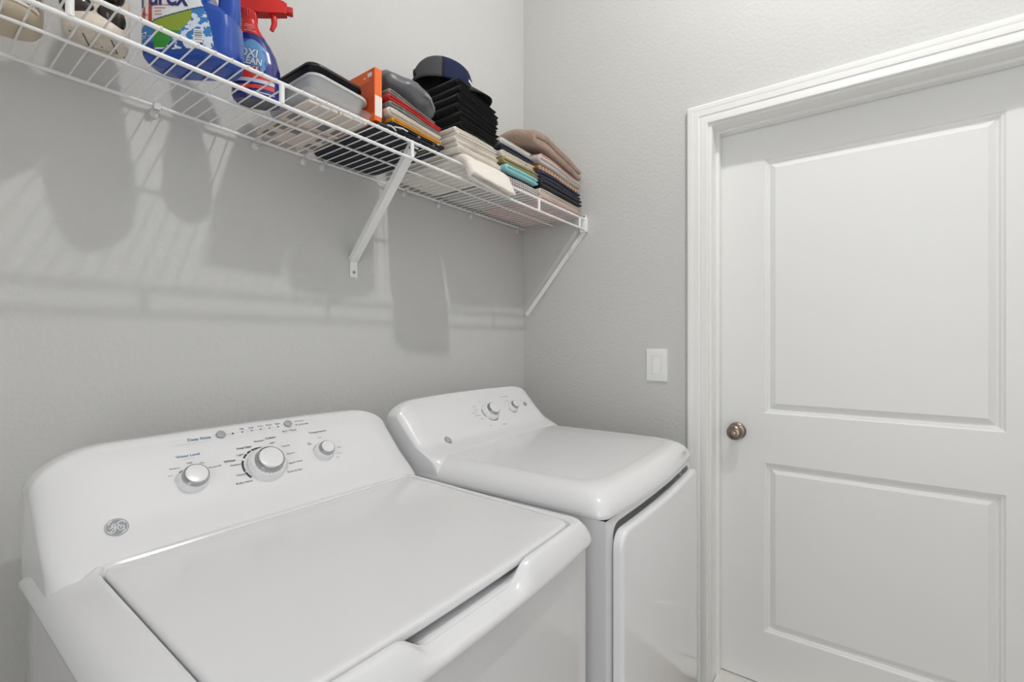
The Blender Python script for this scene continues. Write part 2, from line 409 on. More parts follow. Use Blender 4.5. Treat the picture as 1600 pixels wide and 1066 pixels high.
def washer():
    X0, X1 = -1.660, -.940; XC = -1.300; YB = -.130
    o = thing('washing_machine', 'white top load washing machine with three dials, left of the dryer', 'washing machine', (XC, -.48, 0))
    # cabinet
    b = MB()
    b.loft([rrect(XC, -.4785, .350, .3385, .014, z, 4, 10, .012) for z in (.03, .862)], True, True, True); b.build('cabinet', CABINET, o, 40)
    for sx in (-1, 1):
        for y in (-.20, -.76):
            b = MB(); b.lathe([(.02, 0), (.022, .008), (.012, .012), (.012, .032)], 16, (XC + sx * .31, y, 0)); b.build('foot', DARKGAP, o)
    # deck: rings from the lid opening outwards
    LX, LY0, LY1 = .2985, -.806, -.338                       # lid half width, front, back
    lidz = lambda y: .916 + (.906 - .916) * (LY1 - y) / (LY1 - LY0)
    SX, SW = XC - .008, .118
    def scoop(x, y):
        if y > -.60: return 0.
        t = 1 - smooth01((abs(x - SX) - SW * .72) / (SW * .42)); return t
    def ringdef(inset, dz, r, front=None, zabs=None, sc=0.):
        """ring around the opening: inset<0 grows outwards"""
        hx = LX - inset; y0 = (LY0 + inset) if front is None else front; y1 = LY1 - inset if inset > -.02 else max(LY1 - inset, LY1 + .02)
        pts = rrect(XC, (y0 + y1) / 2, hx, (y1 - y0) / 2, r, 0, 8, 48, .008)
        out = []
        for p in pts:
            z = (lidz(p.y) + dz) if zabs is None else zabs
            z -= sc * scoop(p.x, p.y)
            out.append(Vector((p.x, p.y, z)))
        return out
    def outer(hx, y0, y1, r, z, bow=.016, sc=0.):
        out = []
        for p in rrect(XC, (y0 + y1) / 2, hx, (y1 - y0) / 2, r, z, 8, 48, bow):
            out.append(Vector((p.x, p.y, p.z - sc * scoop(p.x, p.y) )))
        return out
    rings = [ringdef(.030, 0, .012, zabs=.872), ringdef(-.003, -.010, .024, sc=.016), ringdef(-.004, -.003, .025, sc=.0235), ringdef(-.007, 0, .027, sc=.027), ringdef(-.012, .0, .030, front=-.8135, sc=.029)]
    rings += [outer(.322, -.8175, LY1 + .024, .034, .9045, .012, .0295), outer(.336, -.820, LY1 + .06, .036, .9005, .013, .0275), outer(.348, -.8235, -.20, .036, .891, .015, .0195), outer(.356, -.8275, -.160, .034, .878, .016, .008), outer(.360, -.8300, -.135, .032, .866, .017),
              outer(.3605, -.8305, -.132, .032, .860, .017), outer(.358, -.8290, -.134, .032, .8565, .017), outer(.351, -.8200, -.140, .03, .8565, .014)]
    b = MB(); b.loft(rings, True, True, False); b.build('deck', ENAMEL, o, 55)
    # lid
    b = MB(); L = []
    for ins, dz in ((.012, -.0145), (.003, -.0145), (.0008, -.012), (.0004, -.005), (.0016, -.0015), (.005, .0003), (.012, .0010), (.05, .0016), (.12, .0022)):
        L.append([Vector((p.x, p.y, lidz(p.y) + dz)) for p in rrect(XC, (LY0 + LY1) / 2 - .0028, LX - ins, (LY1 - LY0) / 2 - .0028 - ins, max(.003, .022 - ins), 0, 8, 24, .008 * (1 - ins * 6))])
    b.loft(L, True, True, True); b.build('lid', ENAMEL, o, 50)
    # console
    P = [(.85, -.372), (.905, -.348), (.920, -.3345), (.935, -.315), (.955, -.290), (1.0, -.245), (1.05, -.198), (1.072, -.172), (1.09, -.155)]
    c, surf = console(P, -1.652, -.950, 1.072, YB, .862, .078, .050, .100, .060, .004)
    con = c.build('control_panel', PLASTIC, o, 50)
    b = MB(); b.tube([(XC - .292 + .584 * k / 30, -.3345, .9165 - .002 * (abs(k - 15) / 15) ** 8) for k in range(31)], .0030, 8); b.build('trim_bead', mat('bead_plastic', (222, 222, 224), .6), con)
    T1 = [('Low', -1.4802, -1.4731, 1.0074), ('Medium', -1.4750, -1.4586, 1.0172), ('High', -1.4459, -1.4364, 1.0216), ('Max', -1.4248, -1.4168, 1.0180), ('Precise Fill', -1.4126, -1.3913, 1.0083),
          ('Fill', -1.3315, -1.3244, 1.0642), ('Soak', -1.3139, -1.3030, 1.0642), ('Wash', -1.2948, -1.2835, 1.0646), ('Rinse', -1.2760, -1.2636, 1.0647), ('Spin', -1.2555, -1.2451, 1.0649),
          ('Start / Pause', -1.2485, -1.2155, 1.0485), ('Paused', -1.2030, -1.1890, 1.0641), ('Lid Locked', -1.2058, -1.1807, 1.0571),
          ('Medium', -1.3150, -1.2940, 1.0381), ('Light', -1.2857, -1.2739, 1.0309), ('Casuals', -1.2633, -1.2455, 1.0209), ('Delicates', -1.2592, -1.2419, 1.0054), ('Speed Wash', -1.2638, -1.2336, .9884),
          ('Drain & Spin', -1.2744, -1.2419, .9740), ('Light', -1.3573, -1.3438, 1.0197), ('Medium', -1.3753, -1.3548, 1.0043), ('Heavy', -1.3711, -1.3554, .9869), ('Bulky Items', -1.3777, -1.3472, .9739),
          ('Temperature', -1.1913, -1.1471, 1.0371), ('Cold', -1.1753, -1.1670, 1.0244), ('Tap', -1.2047, -1.1984, 1.0185), ('Cold', -1.2058, -1.1963, 1.0151), ('Cool', -1.1391, -1.1296, .9986), ('Warm', -1.1466, -1.1360, .9873), ('Hot', -1.1533, -1.1463, .9805)]
    b = MB()
    for t, a, q, z in T1: put_text(b, t, face_frame(surf, (a + q) / 2, z), q - a)
    for t, a, q, z in (('DeepClean', -1.3531, -1.3244, 1.0308), ('Colors', -1.2902, -1.2686, 1.0405), ('Whites', -1.3845, -1.3630, 1.0125)): put_text(b, t, face_frame(surf, (a + q) / 2, z), q - a, True)
    b.build('lettering', PBLACK, con, None)
    b = MB()
    put_text(b, 'Deep Rinse', face_frame(surf, -1.4113, 1.0584), .0411, True); put_text(b, 'Water Level', face_frame(surf, -1.4401, 1.0339), .0404, True)
    b.build('lettering', PBLUE, con, None)['label'] = 'blue lettering'
    b = MB()
    stripe(b, surf, -1.4588, -1.3937, 1.0523, .0007); stripe(b, surf, -1.449, -1.431, 1.0285, .0008); stripe(b, surf, -1.2485, -1.2155, 1.0445, .0006)
    stripe(b, surf, -1.3660, -1.3500, 1.0585, .0007); stripe(b, surf, -1.185, -1.153, 1.0325, .0004)
    for k in range(5): stripe(b, surf, -1.327 + .0194 * k, -1.312 + .0194 * k, 1.0587, .0004) if k < 4 else None
    b.build('printed_line', PLGREY, con, None)
    b = MB()
    for x in (-1.3296, -1.3101, -1.2908, -1.2713, -1.2521): dot(b, surf, x, 1.0587, .0016)
    dot(b, surf, -1.3486, 1.0584, .0022); dot(b, surf, -1.2073, 1.0639, .0014); dot(b, surf, -1.2096, 1.0572, .0014)
    # printed rings round the dials (angles in degrees, counter-clockwise from the right)
    R0, R1 = .0415, .0455
    for a0, a1 in ((20, 76), (82, 112), (115, 127), (130, 146), (154, 190), (193, 214)): arc_marks(b, surf, -1.3108, .9955, R0, R1, a0, a1)
    for a0, a1 in ((60, 105), (112, 128)): arc_marks(b, surf, -1.4446, .9938, .0268, .0292, a0, a1)
    arc_marks(b, surf, -1.1772, .9951, .0242, .0262, 20, 100)
    b.build('dial_scale', PBLACK, con, None)
    b = MB()
    arc_marks(b, surf, -1.4446, .9938, .0268, .0292, 132, 172); arc_marks(b, surf, -1.1772, .9951, .0242, .0262, 108, 160); arc_marks(b, surf, -1.3108, .9955, R0, R1, -38, 14)
    b.build('dial_scale', PLGREY, con, None)
    knob(con, surf(-1.3098, .9936), .0385, .032, .0245)
    knob(con, surf(-1.4446, .9938), .0250, .026, .0188)
    knob(con, surf(-1.1772, .9951), .0225, .026, .0152)
    button(con, surf(-1.3721, 1.0590), .0088); button(con, surf(-1.2288, 1.0607), .0088)
    emblem(con, surf, -1.5667, .9548, .0155)
washer()

def dryer():
    XC = -.5615; HX = .3435
    o = thing('clothes_dryer', 'white front door clothes dryer with two dials, in the corner beside the door', 'dryer', (XC, -.49, 0), math.radians(1.2))
    T = Matrix.Translation((XC, -.49, 0)); D = WM[o.name] @ T.inverted()      # shapes are drawn square, then turned with the machine
    YB = -.135; FR = -.822
    # cabinet: sides and back as an open shell, front with a hand recess
    b = MB(); x0, x1 = XC - .338, XC + .338
    for a, c in (((x0, FR), (x0, YB)), ((x0, YB), (x1, YB)), ((x1, YB), (x1, FR))):
        b.face([b.bm.verts.new((*a, .03)), b.bm.verts.new((*c, .03)), b.bm.verts.new((*c, .8755)), b.bm.verts.new((*a, .8755))])
    g = MB(); g.loft([rrect(XC, (YB + FR) / 2 + .001, .330, (YB - FR) / 2 - .001, .012, z, 6, 12, .010) for z in (.868, .8778)], True, True, True); g.build('top_gap_shade', DARKGAP, o, 40, D)  # dark ring painting in the shade line under the top's lip
    # front: outer outline joined to the recess opening
    hz0, hz1 = .800, .861
    def fr(x, z, y=FR): return Vector((x, y - .011 * (1 - ((x - XC) / .338) ** 2), z))
    N = 24
    def rr(hx, z0, z1, r, y):
        pts = rrect(XC, (z0 + z1) / 2, hx, (z1 - z0) / 2, r, 0, 6, N)
        return [fr(p.x, p.y, y) for p in pts]
    b.loft([rr(.338, .03, .8755, .004, FR), rr(.305, hz0, hz1, .028, FR), rr(.302, hz0 + .003, hz1 - .003, .027, FR + .006), rr(.298, hz0 + .006, hz1 - .006, .025, FR + .04)], True, False, True)
    b.build('cabinet', CABINET, o, 30, D)
    # top
    b = MB(); L = []
    cy = (YB + FR) / 2; hy = (FR - YB) / -2
    for ins, z, r, bow in ((.010, .8770, .02, .018), (.001, .8770, .022, .019), (-.001, .8790, .023, .020), (-.0005, .888, .024, .020), (.004, .902, .028, .020), (.013, .9165, .034, .019), (.026, .928, .042, .018), (.041, .9342, .048, .016), (.056, .9360, .050, .015), (.0605, .9355, .050, .015), (.066, .9358, .050, .014), (.16, .9372, .03, .006)):
        L.append(rrect(XC, cy, HX - ins, hy - ins, r, z, 8, 16, bow))
    b.loft(L, True, True, True); b.build('top_panel', ENAMEL, o, 60, D)
    # console
    P = [(.86, -.385), (.90, -.362), (.925, -.350), (.939, -.330), (.955, -.287), (1.0, -.240), (1.05, -.193), (1.08, -.160), (1.10, -.14)]
    c, surf0 = console(P, XC - .3425, XC + .338, 1.080, YB - .002, .882, .055, .028, .090, .042, .006)
    con = c.build('control_panel', PLASTIC, o, 50, D)
    surf = lambda x, z, off=0.: D @ surf0(x, z, off)
    knob(con, surf(-.5334, 1.0077), .0330, .030, .0205); knob(con, surf(-.3982, 1.0087), .0205, .026, .0135); button(con, surf(-.3094, 1.0112), .0085)
    b = MB()
    arc_marks(b, surf, -.5334, 1.0077, .0345, .0368, 150, 205); arc_marks(b, surf, -.5334, 1.0077, .0345, .0368, 222, 300); arc_marks(b, surf, -.3982, 1.0087, .0220, .0236, 185, 280)
    b.build('dial_scale', PBLACK, con, None)
    b = MB()
    put_text(b, 'Temperature', face_frame(surf, -.396, 1.0475), .043)
    for t, u, v, wd in (('Cottons', -.062, .022, .024), ('Mixed', -.056, .036, .018), ('Easy Care', -.075, .010, .028), ('Delicates', -.068, -.002, .028), ('Timed', -.058, -.018, .020), ('Off', -.040, -.052, .010), ('Damp', .032, -.058, .020), ('Dry', -.014, .052, .012)):
        put_text(b, t, face_frame(surf, -.5334, 1.0077), wd, centre=(u, v))
    for t, u, v, wd in (('Low', -.034, .012, .010), ('Med', -.022, .028, .011), ('High', .0, .034, .012)): put_text(b, t, face_frame(surf, -.3982, 1.0087), wd, centre=(u, v))
    put_text(b, 'Start', face_frame(surf, -.3094, 1.0112), .014, centre=(-.006, .020))
    b.build('lettering', PGREY, con, None)
    emblem(con, surf, -.7939, .963, .0125)
    # door
    b = MB(); hx = .3175; z0, z1 = .10, .850
    def dr(ins, y, r): return [fr(p.x, p.y, y) for p in rrect(XC + .004, (z0 + z1) / 2, hx - ins, (z1 - z0) / 2 - ins, r, 0, 8, 20)]
    b.loft([dr(.006, FR - .002, .03), dr(.0015, FR - .004, .034), dr(0, FR - .010, .035), dr(0, FR - .019, .035), dr(.0012, FR - .0225, .034), dr(.004, FR - .0258, .031), dr(.009, FR - .0270, .028)], True, True, True)
    b.build('dryer_door', ENAMEL, o, 50, D)
    for s in (-1, 1):
        for y in (-.2, -.75):
            b = MB(); b.lathe([(.02, 0), (.022, .008), (.012, .012), (.012, .032)], 16, (XC + s * .30, y, 0)); b.build('foot', DARKGAP, o, 40, D)
dryer()

# ------------------------------------------------------------------ wire shelf
ZD, ZL, YFR = 1.7691, 1.7262, -.3255
SX0, SX1 = -2.15, -.012
ZT = ZD + .0060            # what stands on the shelf stands on the cross wires
def wire_shelf():
    o = thing('wire_shelf', 'white vinyl coated wire shelf along the wall above the machines', 'shelf', (-.9, 0, ZD))
    R = .0034
    for y, z, r in ((YFR, ZD, .0040), (YFR, ZL, .0040), (-.168, ZD - .0045, .0030), (-.014, ZD, .0038)):
        b = MB(); b.tube([(SX0, y, z), (SX1, y, z)], r, 10); b.build('rail', WIRE, o)
    b = MB(); n = int((SX1 - SX0) / .0272)
    for k in range(n + 1):
        x = SX1 - .010 - k * .0272
        if x < SX0: break
        b.tube([(x, -.010, ZD + .0032), (x, -.16, ZD + .0034), (x, YFR + .003, ZD + .0036), (x, YFR - .0030, ZD + .0028), (x, YFR - .0046, ZD - .001)], .0016, 6)
    b.build('wire_deck', WIRE, o)
    for x in (-1.945, -1.629, -1.316, -.975, -.672, -.372, -.062):
        b = MB(); b.tube([(x, YFR - .001, ZD - .002), (x, YFR - .001, ZL + .002)], .0052, 12); b.build('lip_post', WIRE, o)
    for x in (-1.842, -1.432, -1.217, -1.085, -1.029, -.723, -.558, -.375, -.056):
        b = MB(); b.box(x - .006, x + .006, -.022, -.0005, ZD - .010, ZD - .004); b.box(x - .006, x + .006, -.024, -.020, ZD - .010, ZD + .004)
        b.lathe([(.0085, 0), (.0085, .003), (.006, .0045)], 16); 
        t = MB(); t.lathe([(.0085, .0005), (.0085, .004), (.005, .006)], 16)
        b.merge(t, Matrix.Translation((x, 0, ZD - .014)) @ Matrix.Rotation(PI / 2, 4, 'X'))
        # drop the stray lathe at the origin
        bmesh.ops.delete(b.bm, geom=[v for v in b.bm.verts if v.co.length < .05], context='VERTS')
        b.build('wall_clip', mat('clip_plastic', (222, 222, 222), .35), o)
    # diagonal brace: a U channel from the front rail down to the wall
    b = MB(); A = Vector((-.958, YFR + .006, ZD - .006)); C = Vector((-.924, -.008, 1.497)); F = Vector((-.922, -.002, 1.452)); wd = .0125
    def strip(p, q, d):
        rings = []
        for t in (p, q):
            rings.append([t + Vector((-wd, 0, 0)), t + Vector((wd, 0, 0)), t + Vector((wd, 0, 0)) + d, t + Vector((wd - .002, 0, 0)) + d, t + Vector((wd - .002, 0, 0)) + d * .2, t + Vector((-wd + .002, 0, 0)) + d * .2, t + Vector((-wd + .002, 0, 0)) + d, t + Vector((-wd, 0, 0)) + d])
        b.loft(rings, True, True, True)
    dn = Vector((0, .011, .012))
    strip(A, C, dn)
    b.box(F.x - wd, F.x + wd, -.0045, -.0008, F.z - .002, 1.500)
    br = b.build('support_brace', WIRE, o, 30)
    b = MB(); b.lathe([(.0042, .0045), (.0042, .0060), (.0028, .0070)], 14); b.build('screw', mat('screw_grey', (150, 150, 150), .4, .6), br, 40, Matrix.Translation((F.x, 0, 1.466)) @ Matrix.Rotation(PI / 2, 4, 'X'))
    b = MB(); b.tube([(A.x + wd + .0003, YFR + .012, ZD - .010), (A.x - wd - .0003, YFR + .012, ZD - .010)], .0038, 12); b.build('rivet', DARKGAP, br)
    # end bracket on the side wall and its brace
    b = MB(); b.rbox(-.020, -.0005, YFR - .010, YFR + .022, ZL - .010, ZD + .010, .003); b.rbox(-.010, -.0005, YFR - .004, YFR + .014, ZD + .008, ZD + .020, .002)
    eb = b.build('end_bracket', WIRE, o, 30)
    b = MB(); b.loft([[p + Vector((0, dy, dz)) for dy, dz in ((-.007, -.007), (.007, .007))] + [p + Vector((-.0035, dy, dz)) for dy, dz in ((.007, .007), (-.007, -.007))] for p in (Vector((-.002, YFR + .006, ZL - .006)), Vector((-.002, -.020, 1.375)))], True, True, True)
    b.build('end_brace', WIRE, eb, 30)
    b = MB(); b.lathe([(.0035, .0095), (.0035, .0110), (.002, .0118)], 12); b.build('screw', DARKGAP, eb, 40, Matrix.Translation((0, YFR + .005, ZD + .0145)) @ Matrix.Rotation(-PI / 2, 4, 'Y'))
wire_shelf()

# ------------------------------------------------------------------ cloth
def pattern(name, rgb, kind, rgb2, scale, thr=.3, rough=.9, rgb3=None):
    """cloth with printed dots or stripes"""
    m = mat(name, rgb, rough, bump=(420, .5, 2)); nt = m.node_tree; tc = nt.nodes.new('ShaderNodeTexCoord')
    mp = nt.nodes.new('ShaderNodeMapping'); nt.links.new(tc.outputs['Object'], mp.inputs['Vector'])
    if kind == 'dots':
        t = nt.nodes.new('ShaderNodeTexVoronoi'); t.inputs['Scale'].default_value = scale; out = t.outputs['Distance']
    else:
        t = nt.nodes.new('ShaderNodeTexWave'); t.inputs['Scale'].default_value = scale; t.bands_direction = kind; t.inputs['Distortion'].default_value = .6; out = t.outputs['Fac']
    nt.links.new(mp.outputs['Vector'], t.inputs['Vector'])
    r = nt.nodes.new('ShaderNodeValToRGB'); e = r.color_ramp.elements; r.color_ramp.interpolation = 'CONSTANT'
    e[0].position = 0; e[0].color = lin(rgb2); e[1].position = thr; e[1].color = lin(rgb)
    if rgb3: x = r.color_ramp.elements.new(min(.95, thr * 1.9)); x.color = lin(rgb3)
    nt.links.new(out, r.inputs['Fac']); nt.links.new(r.outputs['Color'], nt.nodes['Principled BSDF'].inputs['Base Color'])
    return m
def cloth(name, rgb, rgb2=None, bump=(420, .6, 3), sheen=.15):
    return mat(name, rgb, .95, bump=bump + (.0025,) if len(bump) == 3 else bump, sheen=sheen, mix=(rgb2, 60, .35, .7) if rgb2 else None, spec=.15)
def folded(name, m, x0, x1, y0, y1, z0, z1, nest=2, fold='L', seed=0, wob=.0022, deform=None, gap=.12, ny=16, edge=.006, hem=None):
    """cloth folded over itself: nested U shaped leaves whose round fold faces one side (L or R), drawn along y"""
    h = z1 - z0; t = h / (2 * nest); b = MB(); rnd = random.Random(seed)
    for k in range(nest):
        Ro = h / 2 - k * t; th = t * (1 - gap)
        xe = x1 - rnd.uniform(0, .010) - k * .002
        cl = []
        na = 9
        xs = [xe + (x0 + h / 2 - xe) * i / 12 for i in range(12)]
        cen = Vector((x0 + h / 2, (z0 + z1) / 2))
        for x in xs: cl.append((Vector((x, cen.y - Ro + t / 2)), Vector((0, -1))))
        for i in range(na + 1):
            a = -PI / 2 - PI * i / na; d = Vector((math.cos(a), math.sin(a))); cl.append((cen + d * (Ro - t / 2), d))
        for x in reversed(xs): cl.append((Vector((x, cen.y + Ro - t / 2)), Vector((0, 1))))
        if fold == 'R':
            cl = [(Vector((x0 + x1 - p.x, p.y)), Vector((-d.x, d.y))) for p, d in cl]
        ys = [y0, y0 + edge * .35, y0 + edge] + [y0 + edge + (y1 - y0 - 2 * edge) * i / ny for i in range(1, ny)] + [y1 - edge, y1 - edge * .35, y1]
        rings = []
        off = rnd.uniform(-.004, .004)
        for j, y in enumerate(ys):
            q = .35 if j in (0, len(ys) - 1) else (.8 if j in (1, len(ys) - 2) else 1.)
            ring = []
            for sgn in (1, -1):
                seq = cl if sgn > 0 else list(reversed(cl))
                for i, (p, d) in enumerate(seq):
                    endq = .55 if i in (0, len(seq) - 1) else 1.
                    c = p + d * (th / 2 * q * endq * sgn)
                    v = Vector((c.x, y + (off if j < 3 else 0), c.y))
                    n = noise.noise_vector(Vector((v.x * 9 + seed * 3.1, v.y * 9, seed * 7.7)))
                    n2 = noise.noise(Vector((v.x * 28, v.y * 22, seed * 1.7)))
                    v += Vector((n.x * wob * 1.2, n.y * wob * 1.6, (n.z * .6 + n2 * .4) * wob))
                    ring.append(v)
            rings.append(ring)
        b.loft(rings, True, True, True)
    if deform:
        for v in b.bm.verts: v.co = deform(v.co)
    for v in b.bm.verts:
        pass
    return b.build(name, m, None, 60)

WT = cloth('white_terry', (236, 230, 222), None, (260, .9, 3))
WT2 = cloth('cream_terry', (228, 220, 210), None, (300, .8, 3))
BK = cloth('black_terry', (19, 19, 20), None, (260, .5, 3), sheen=.12)

# white towels, the lowest hanging over the shelf front
wz = [1.7765, 1.8050, 1.8230, 1.8400, 1.8560, 1.8720, 1.8870]
ordn = ['topmost', 'second', 'third', 'fourth', 'fifth', 'sixth']
def drape(p):
    y0, z0, R = -.312, 1.7765, .025
    k = smooth01((p.x + .79) / .05) * .6 + .4 * smooth01((p.x + .79) / .16)
    sl = (y0 - p.y) * (.80 + .20 * k) - .004 * noise.noise(Vector((p.x * 22, 1.5, 0)))
    if sl <= 0: return p
    tm = 1.25 + .10 * noise.noise(Vector((p.x * 14, .3, 2.))); th = min(sl / R, tm); ex = max(0., sl - R * tm)
    h = (p.z - z0) * (1 + .35 * min(1, ex / .05) * (p.z > z0 + .014))
    return Vector((p.x, y0 - (R + h) * math.sin(th) - ex * math.cos(th), z0 - R + (R + h) * math.cos(th) - ex * math.sin(th)))
G = 'white towels under the black towels'
L = ['lowest white towel, drooping over the front rail of the shelf', 'white towel lying directly on the drooping towel at the bottom of the white stack', 'white towel third from the bottom of the stack under the black towels', 'white towel third from the top of the stack under the black towels', 'white towel second from the top of the stack under the black towels', 'white towel on top of the white stack, directly under the black towels']
dims = [(-.792, -.588, -.398, -.03, 1), (-.800, -.592, -.326, -.03, 2), (-.796, -.598, -.318, -.04, 2), (-.800, -.596, -.316, -.04, 2), (-.790, -.600, -.312, -.05, 1), (-.794, -.604, -.306, -.05, 1)]
for i in range(6):
    x0, x1, ya, yb, ne = dims[i]
    o = folded('towel', [WT, WT, WT2, WT, WT2, WT][i], x0, x1, ya, yb, wz[i], wz[i + 1] - .0008, ne, 'L', 11 + i, .0034 if i else .002, drape if i == 0 else None, ny=40 if i == 0 else 16)
    tag(o, L[i], 'towel', G)
# black towels
bz = [1.8880 + .0262 * k for k in range(7)]
L = ['black towel at the bottom of the black stack, lying on the white towels', 'black towel second from the bottom of the black stack', 'black towel third from the bottom of the black stack', 'black towel third from the top of the black stack', 'black towel second from the top of the black stack', 'black towel on top of the black stack, under the cap']
dims = [(-.768, -.585, -.300), (-.776, -.580, -.306), (-.782, -.578, -.300), (-.784, -.580, -.304), (-.778, -.582, -.308), (-.780, -.584, -.300)]
def lean(p):                         # the stack sags towards its right front corner
    k = max(0., (p.z - 1.888)) / .157
    return Vector((p.x + .004 * k, p.y, p.z - k * .034 * smooth01((p.x + .79) / .22)))
for i in range(6):
    x0, x1, ya = dims[i]
    tag(folded('towel', BK, x0, x1, ya, -.06 - .01 * (i % 2), bz[i], bz[i + 1] - .0010, 2, 'L', 31 + i, .0020, lean, gap=.2), L[i], 'towel', 'black towels stacked on the white towels')

# cap on the black towels
def cap():
    base = Vector((-.728, -.178, 2.0525)); rz = math.radians(-44)
    o = thing('baseball_cap', 'navy trucker cap with mesh back lying on the black towels', 'cap', base, rz)
    M = WM[o.name] @ Matrix.Rotation(math.radians(-5), 4, 'X') @ Matrix.Rotation(math.radians(3), 4, 'Y')
    NV = cloth('cap_navy', (38, 42, 70), None, (500, .2, 2), 0); MESH = mat('cap_mesh', (62, 63, 66), .8, bump=(600, .6, 1)); 
    H = .098
    def crown(a, t):
        a_ = a; rx = .094 * (1 + .04 * math.cos(a)); ry = .076
        c = math.cos(t * PI / 2) ** .62; s = math.sin(t * PI / 2)
        fr = max(0., math.cos(a)) * .012 * math.sin(t * PI)       # stiff upright front
        return Vector(((rx * c + fr) * math.cos(a), ry * c * math.sin(a), H * s))
    for name, a0, a1, m, nm in (('front_panel', -1.5, 1.5, NV, 28), ('mesh_back', 1.5, 2 * PI - 1.5, MESH, 32)):
        b = MB(); b.grid(lambda u, v: crown(a0 + (a1 - a0) * u, v * .995), nm, 14)
        if name == 'mesh_back':        # opening over the strap
            kill = []
            for f in b.bm.faces:
                c = f.calc_center_median(); a = abs(math.atan2(c.y, -c.x))
                if c.x < 0 and a < .55 and .012 < c.z < .045 * math.cos(a * 2.2): kill.append(f)
            bmesh.ops.delete(b.bm, geom=kill, context='FACES')
        p = b.build(name, m, o, 80, M)
        d = p.modifiers.new('thickness', 'SOLIDIFY'); d.thickness = .0018
    b = MB(); b.tube([crown(1.5, v / 14) + Vector((0, 0, .0005)) for v in range(15)], .0016, 6); b.tube([crown(-1.5, v / 14) for v in range(15)], .0016, 6)
    b.tube([crown(PI - .58 + 1.16 * k / 12, .02 + .38 * math.sin(PI * k / 12)) for k in range(13)], .003, 6); b.build('seam', mat('cap_black', (20, 20, 24), .8), o, 60, M)
    b = MB(); b.lathe([(.006, H), (.006, H + .003), (.003, H + .005)], 14); b.build('top_button', NV, o, 50, M)
    def brim(u, v):
        a = -1.15 + 2.3 * u; e = crown(a, .03); r = v * .072 * math.cos(a * .92) ** .6
        return Vector((e.x + r, e.y * (1 + .12 * v), .004 - .016 * v * v - .9 * (e.y ** 2) * 5 * v * .9))
    b = MB(); b.grid(brim, 24, 10); p = b.build('brim', mat('brim_black', (17, 18, 22), .85), o, 80, M); d = p.modifiers.new('thickness', 'SOLIDIFY'); d.thickness = .003
    S = lambda u, v: (lambda q: q + Vector((q.x, q.y, 0)).normalized() * .0016)(crown(-u / .098 - .15, .10 + v / .12))
    b = MB(); put_text(b, 'B', S, .026, True, (.0, .040), stretch=1.1); b.build('badge', mat('badge_red', (170, 40, 60), .7), o, None, M)
    b = MB()
    for x0, x1, y0, y1 in ((-.030, .034, .006, .013), (.010, .016, .02, .05), (-.022, -.012, .03, .036)):
        b.grid(lambda u, v: S(x0 + (x1 - x0) * u, y0 + (y1 - y0) * v), 8, 2)
    b.build('badge_stripe', mat('badge_white', (235, 235, 238), .7), o, None, M)
cap()

# mixed cloths between the white towels and the corner
NAVY = cloth('navy_cloth', (38, 40, 56), (46, 48, 64)); OLIVE = cloth('olive_cloth', (158, 150, 104), (140, 132, 88)); AQUA = cloth('aqua_cloth', (140, 198, 202), (158, 210, 212))
G = 'mixed folded cloths between the white towels and the corner pile'
def st3(z, a): return a
items = [
    (pattern('patterned_cloth', (226, 220, 216), 'X', (150, 146, 152), 24, .35), -.578, -.352, -.318, -.03, 1.7765, 1.8060, 2, 'L', 'white cloth with grey pattern at the bottom of the pile, under the dark teal one'),
    (cloth('teal_cloth', (46, 66, 74)), -.572, -.366, -.302, -.05, 1.8070, 1.8180, 1, 'L', 'dark teal cloth pressed between the patterned cloth and the aqua one'),
    (AQUA, -.566, -.362, -.318, -.05, 1.8190, 1.8450, 1, 'L', 'aqua blue folded cloth under the olive one'),
    (OLIVE, -.572, -.352, -.316, -.05, 1.8460, 1.8680, 1, 'L', 'olive green folded cloth lying on the aqua one'),
    (pattern('dotted_cloth', (226, 218, 204), 'dots', (120, 116, 108), 55, .2), -.570, -.368, -.306, -.05, 1.8690, 1.8930, 2, 'L', 'cream cloth with small dots, above the olive one'),
    (NAVY, -.566, -.366, -.300, -.05, 1.8940, 1.9170, 1, 'L', 'dark navy cloth under the white cotton cloth, beside the black towels'),
    (cloth('white_cotton', (232, 228, 224)), -.562, -.372, -.296, -.05, 1.9180, 1.9400, 2, 'L', 'white cotton cloth on top of the pile between black towels and brown sweater'),
]
for k, (m, x0, x1, y0, y1, z0, z1, ne, fo, lab) in enumerate(items):
    tag(folded('folded_cloth', m, x0, x1, y0, y1, z0, z1, ne, fo, 61 + k, .0026), lab, 'cloth', G)

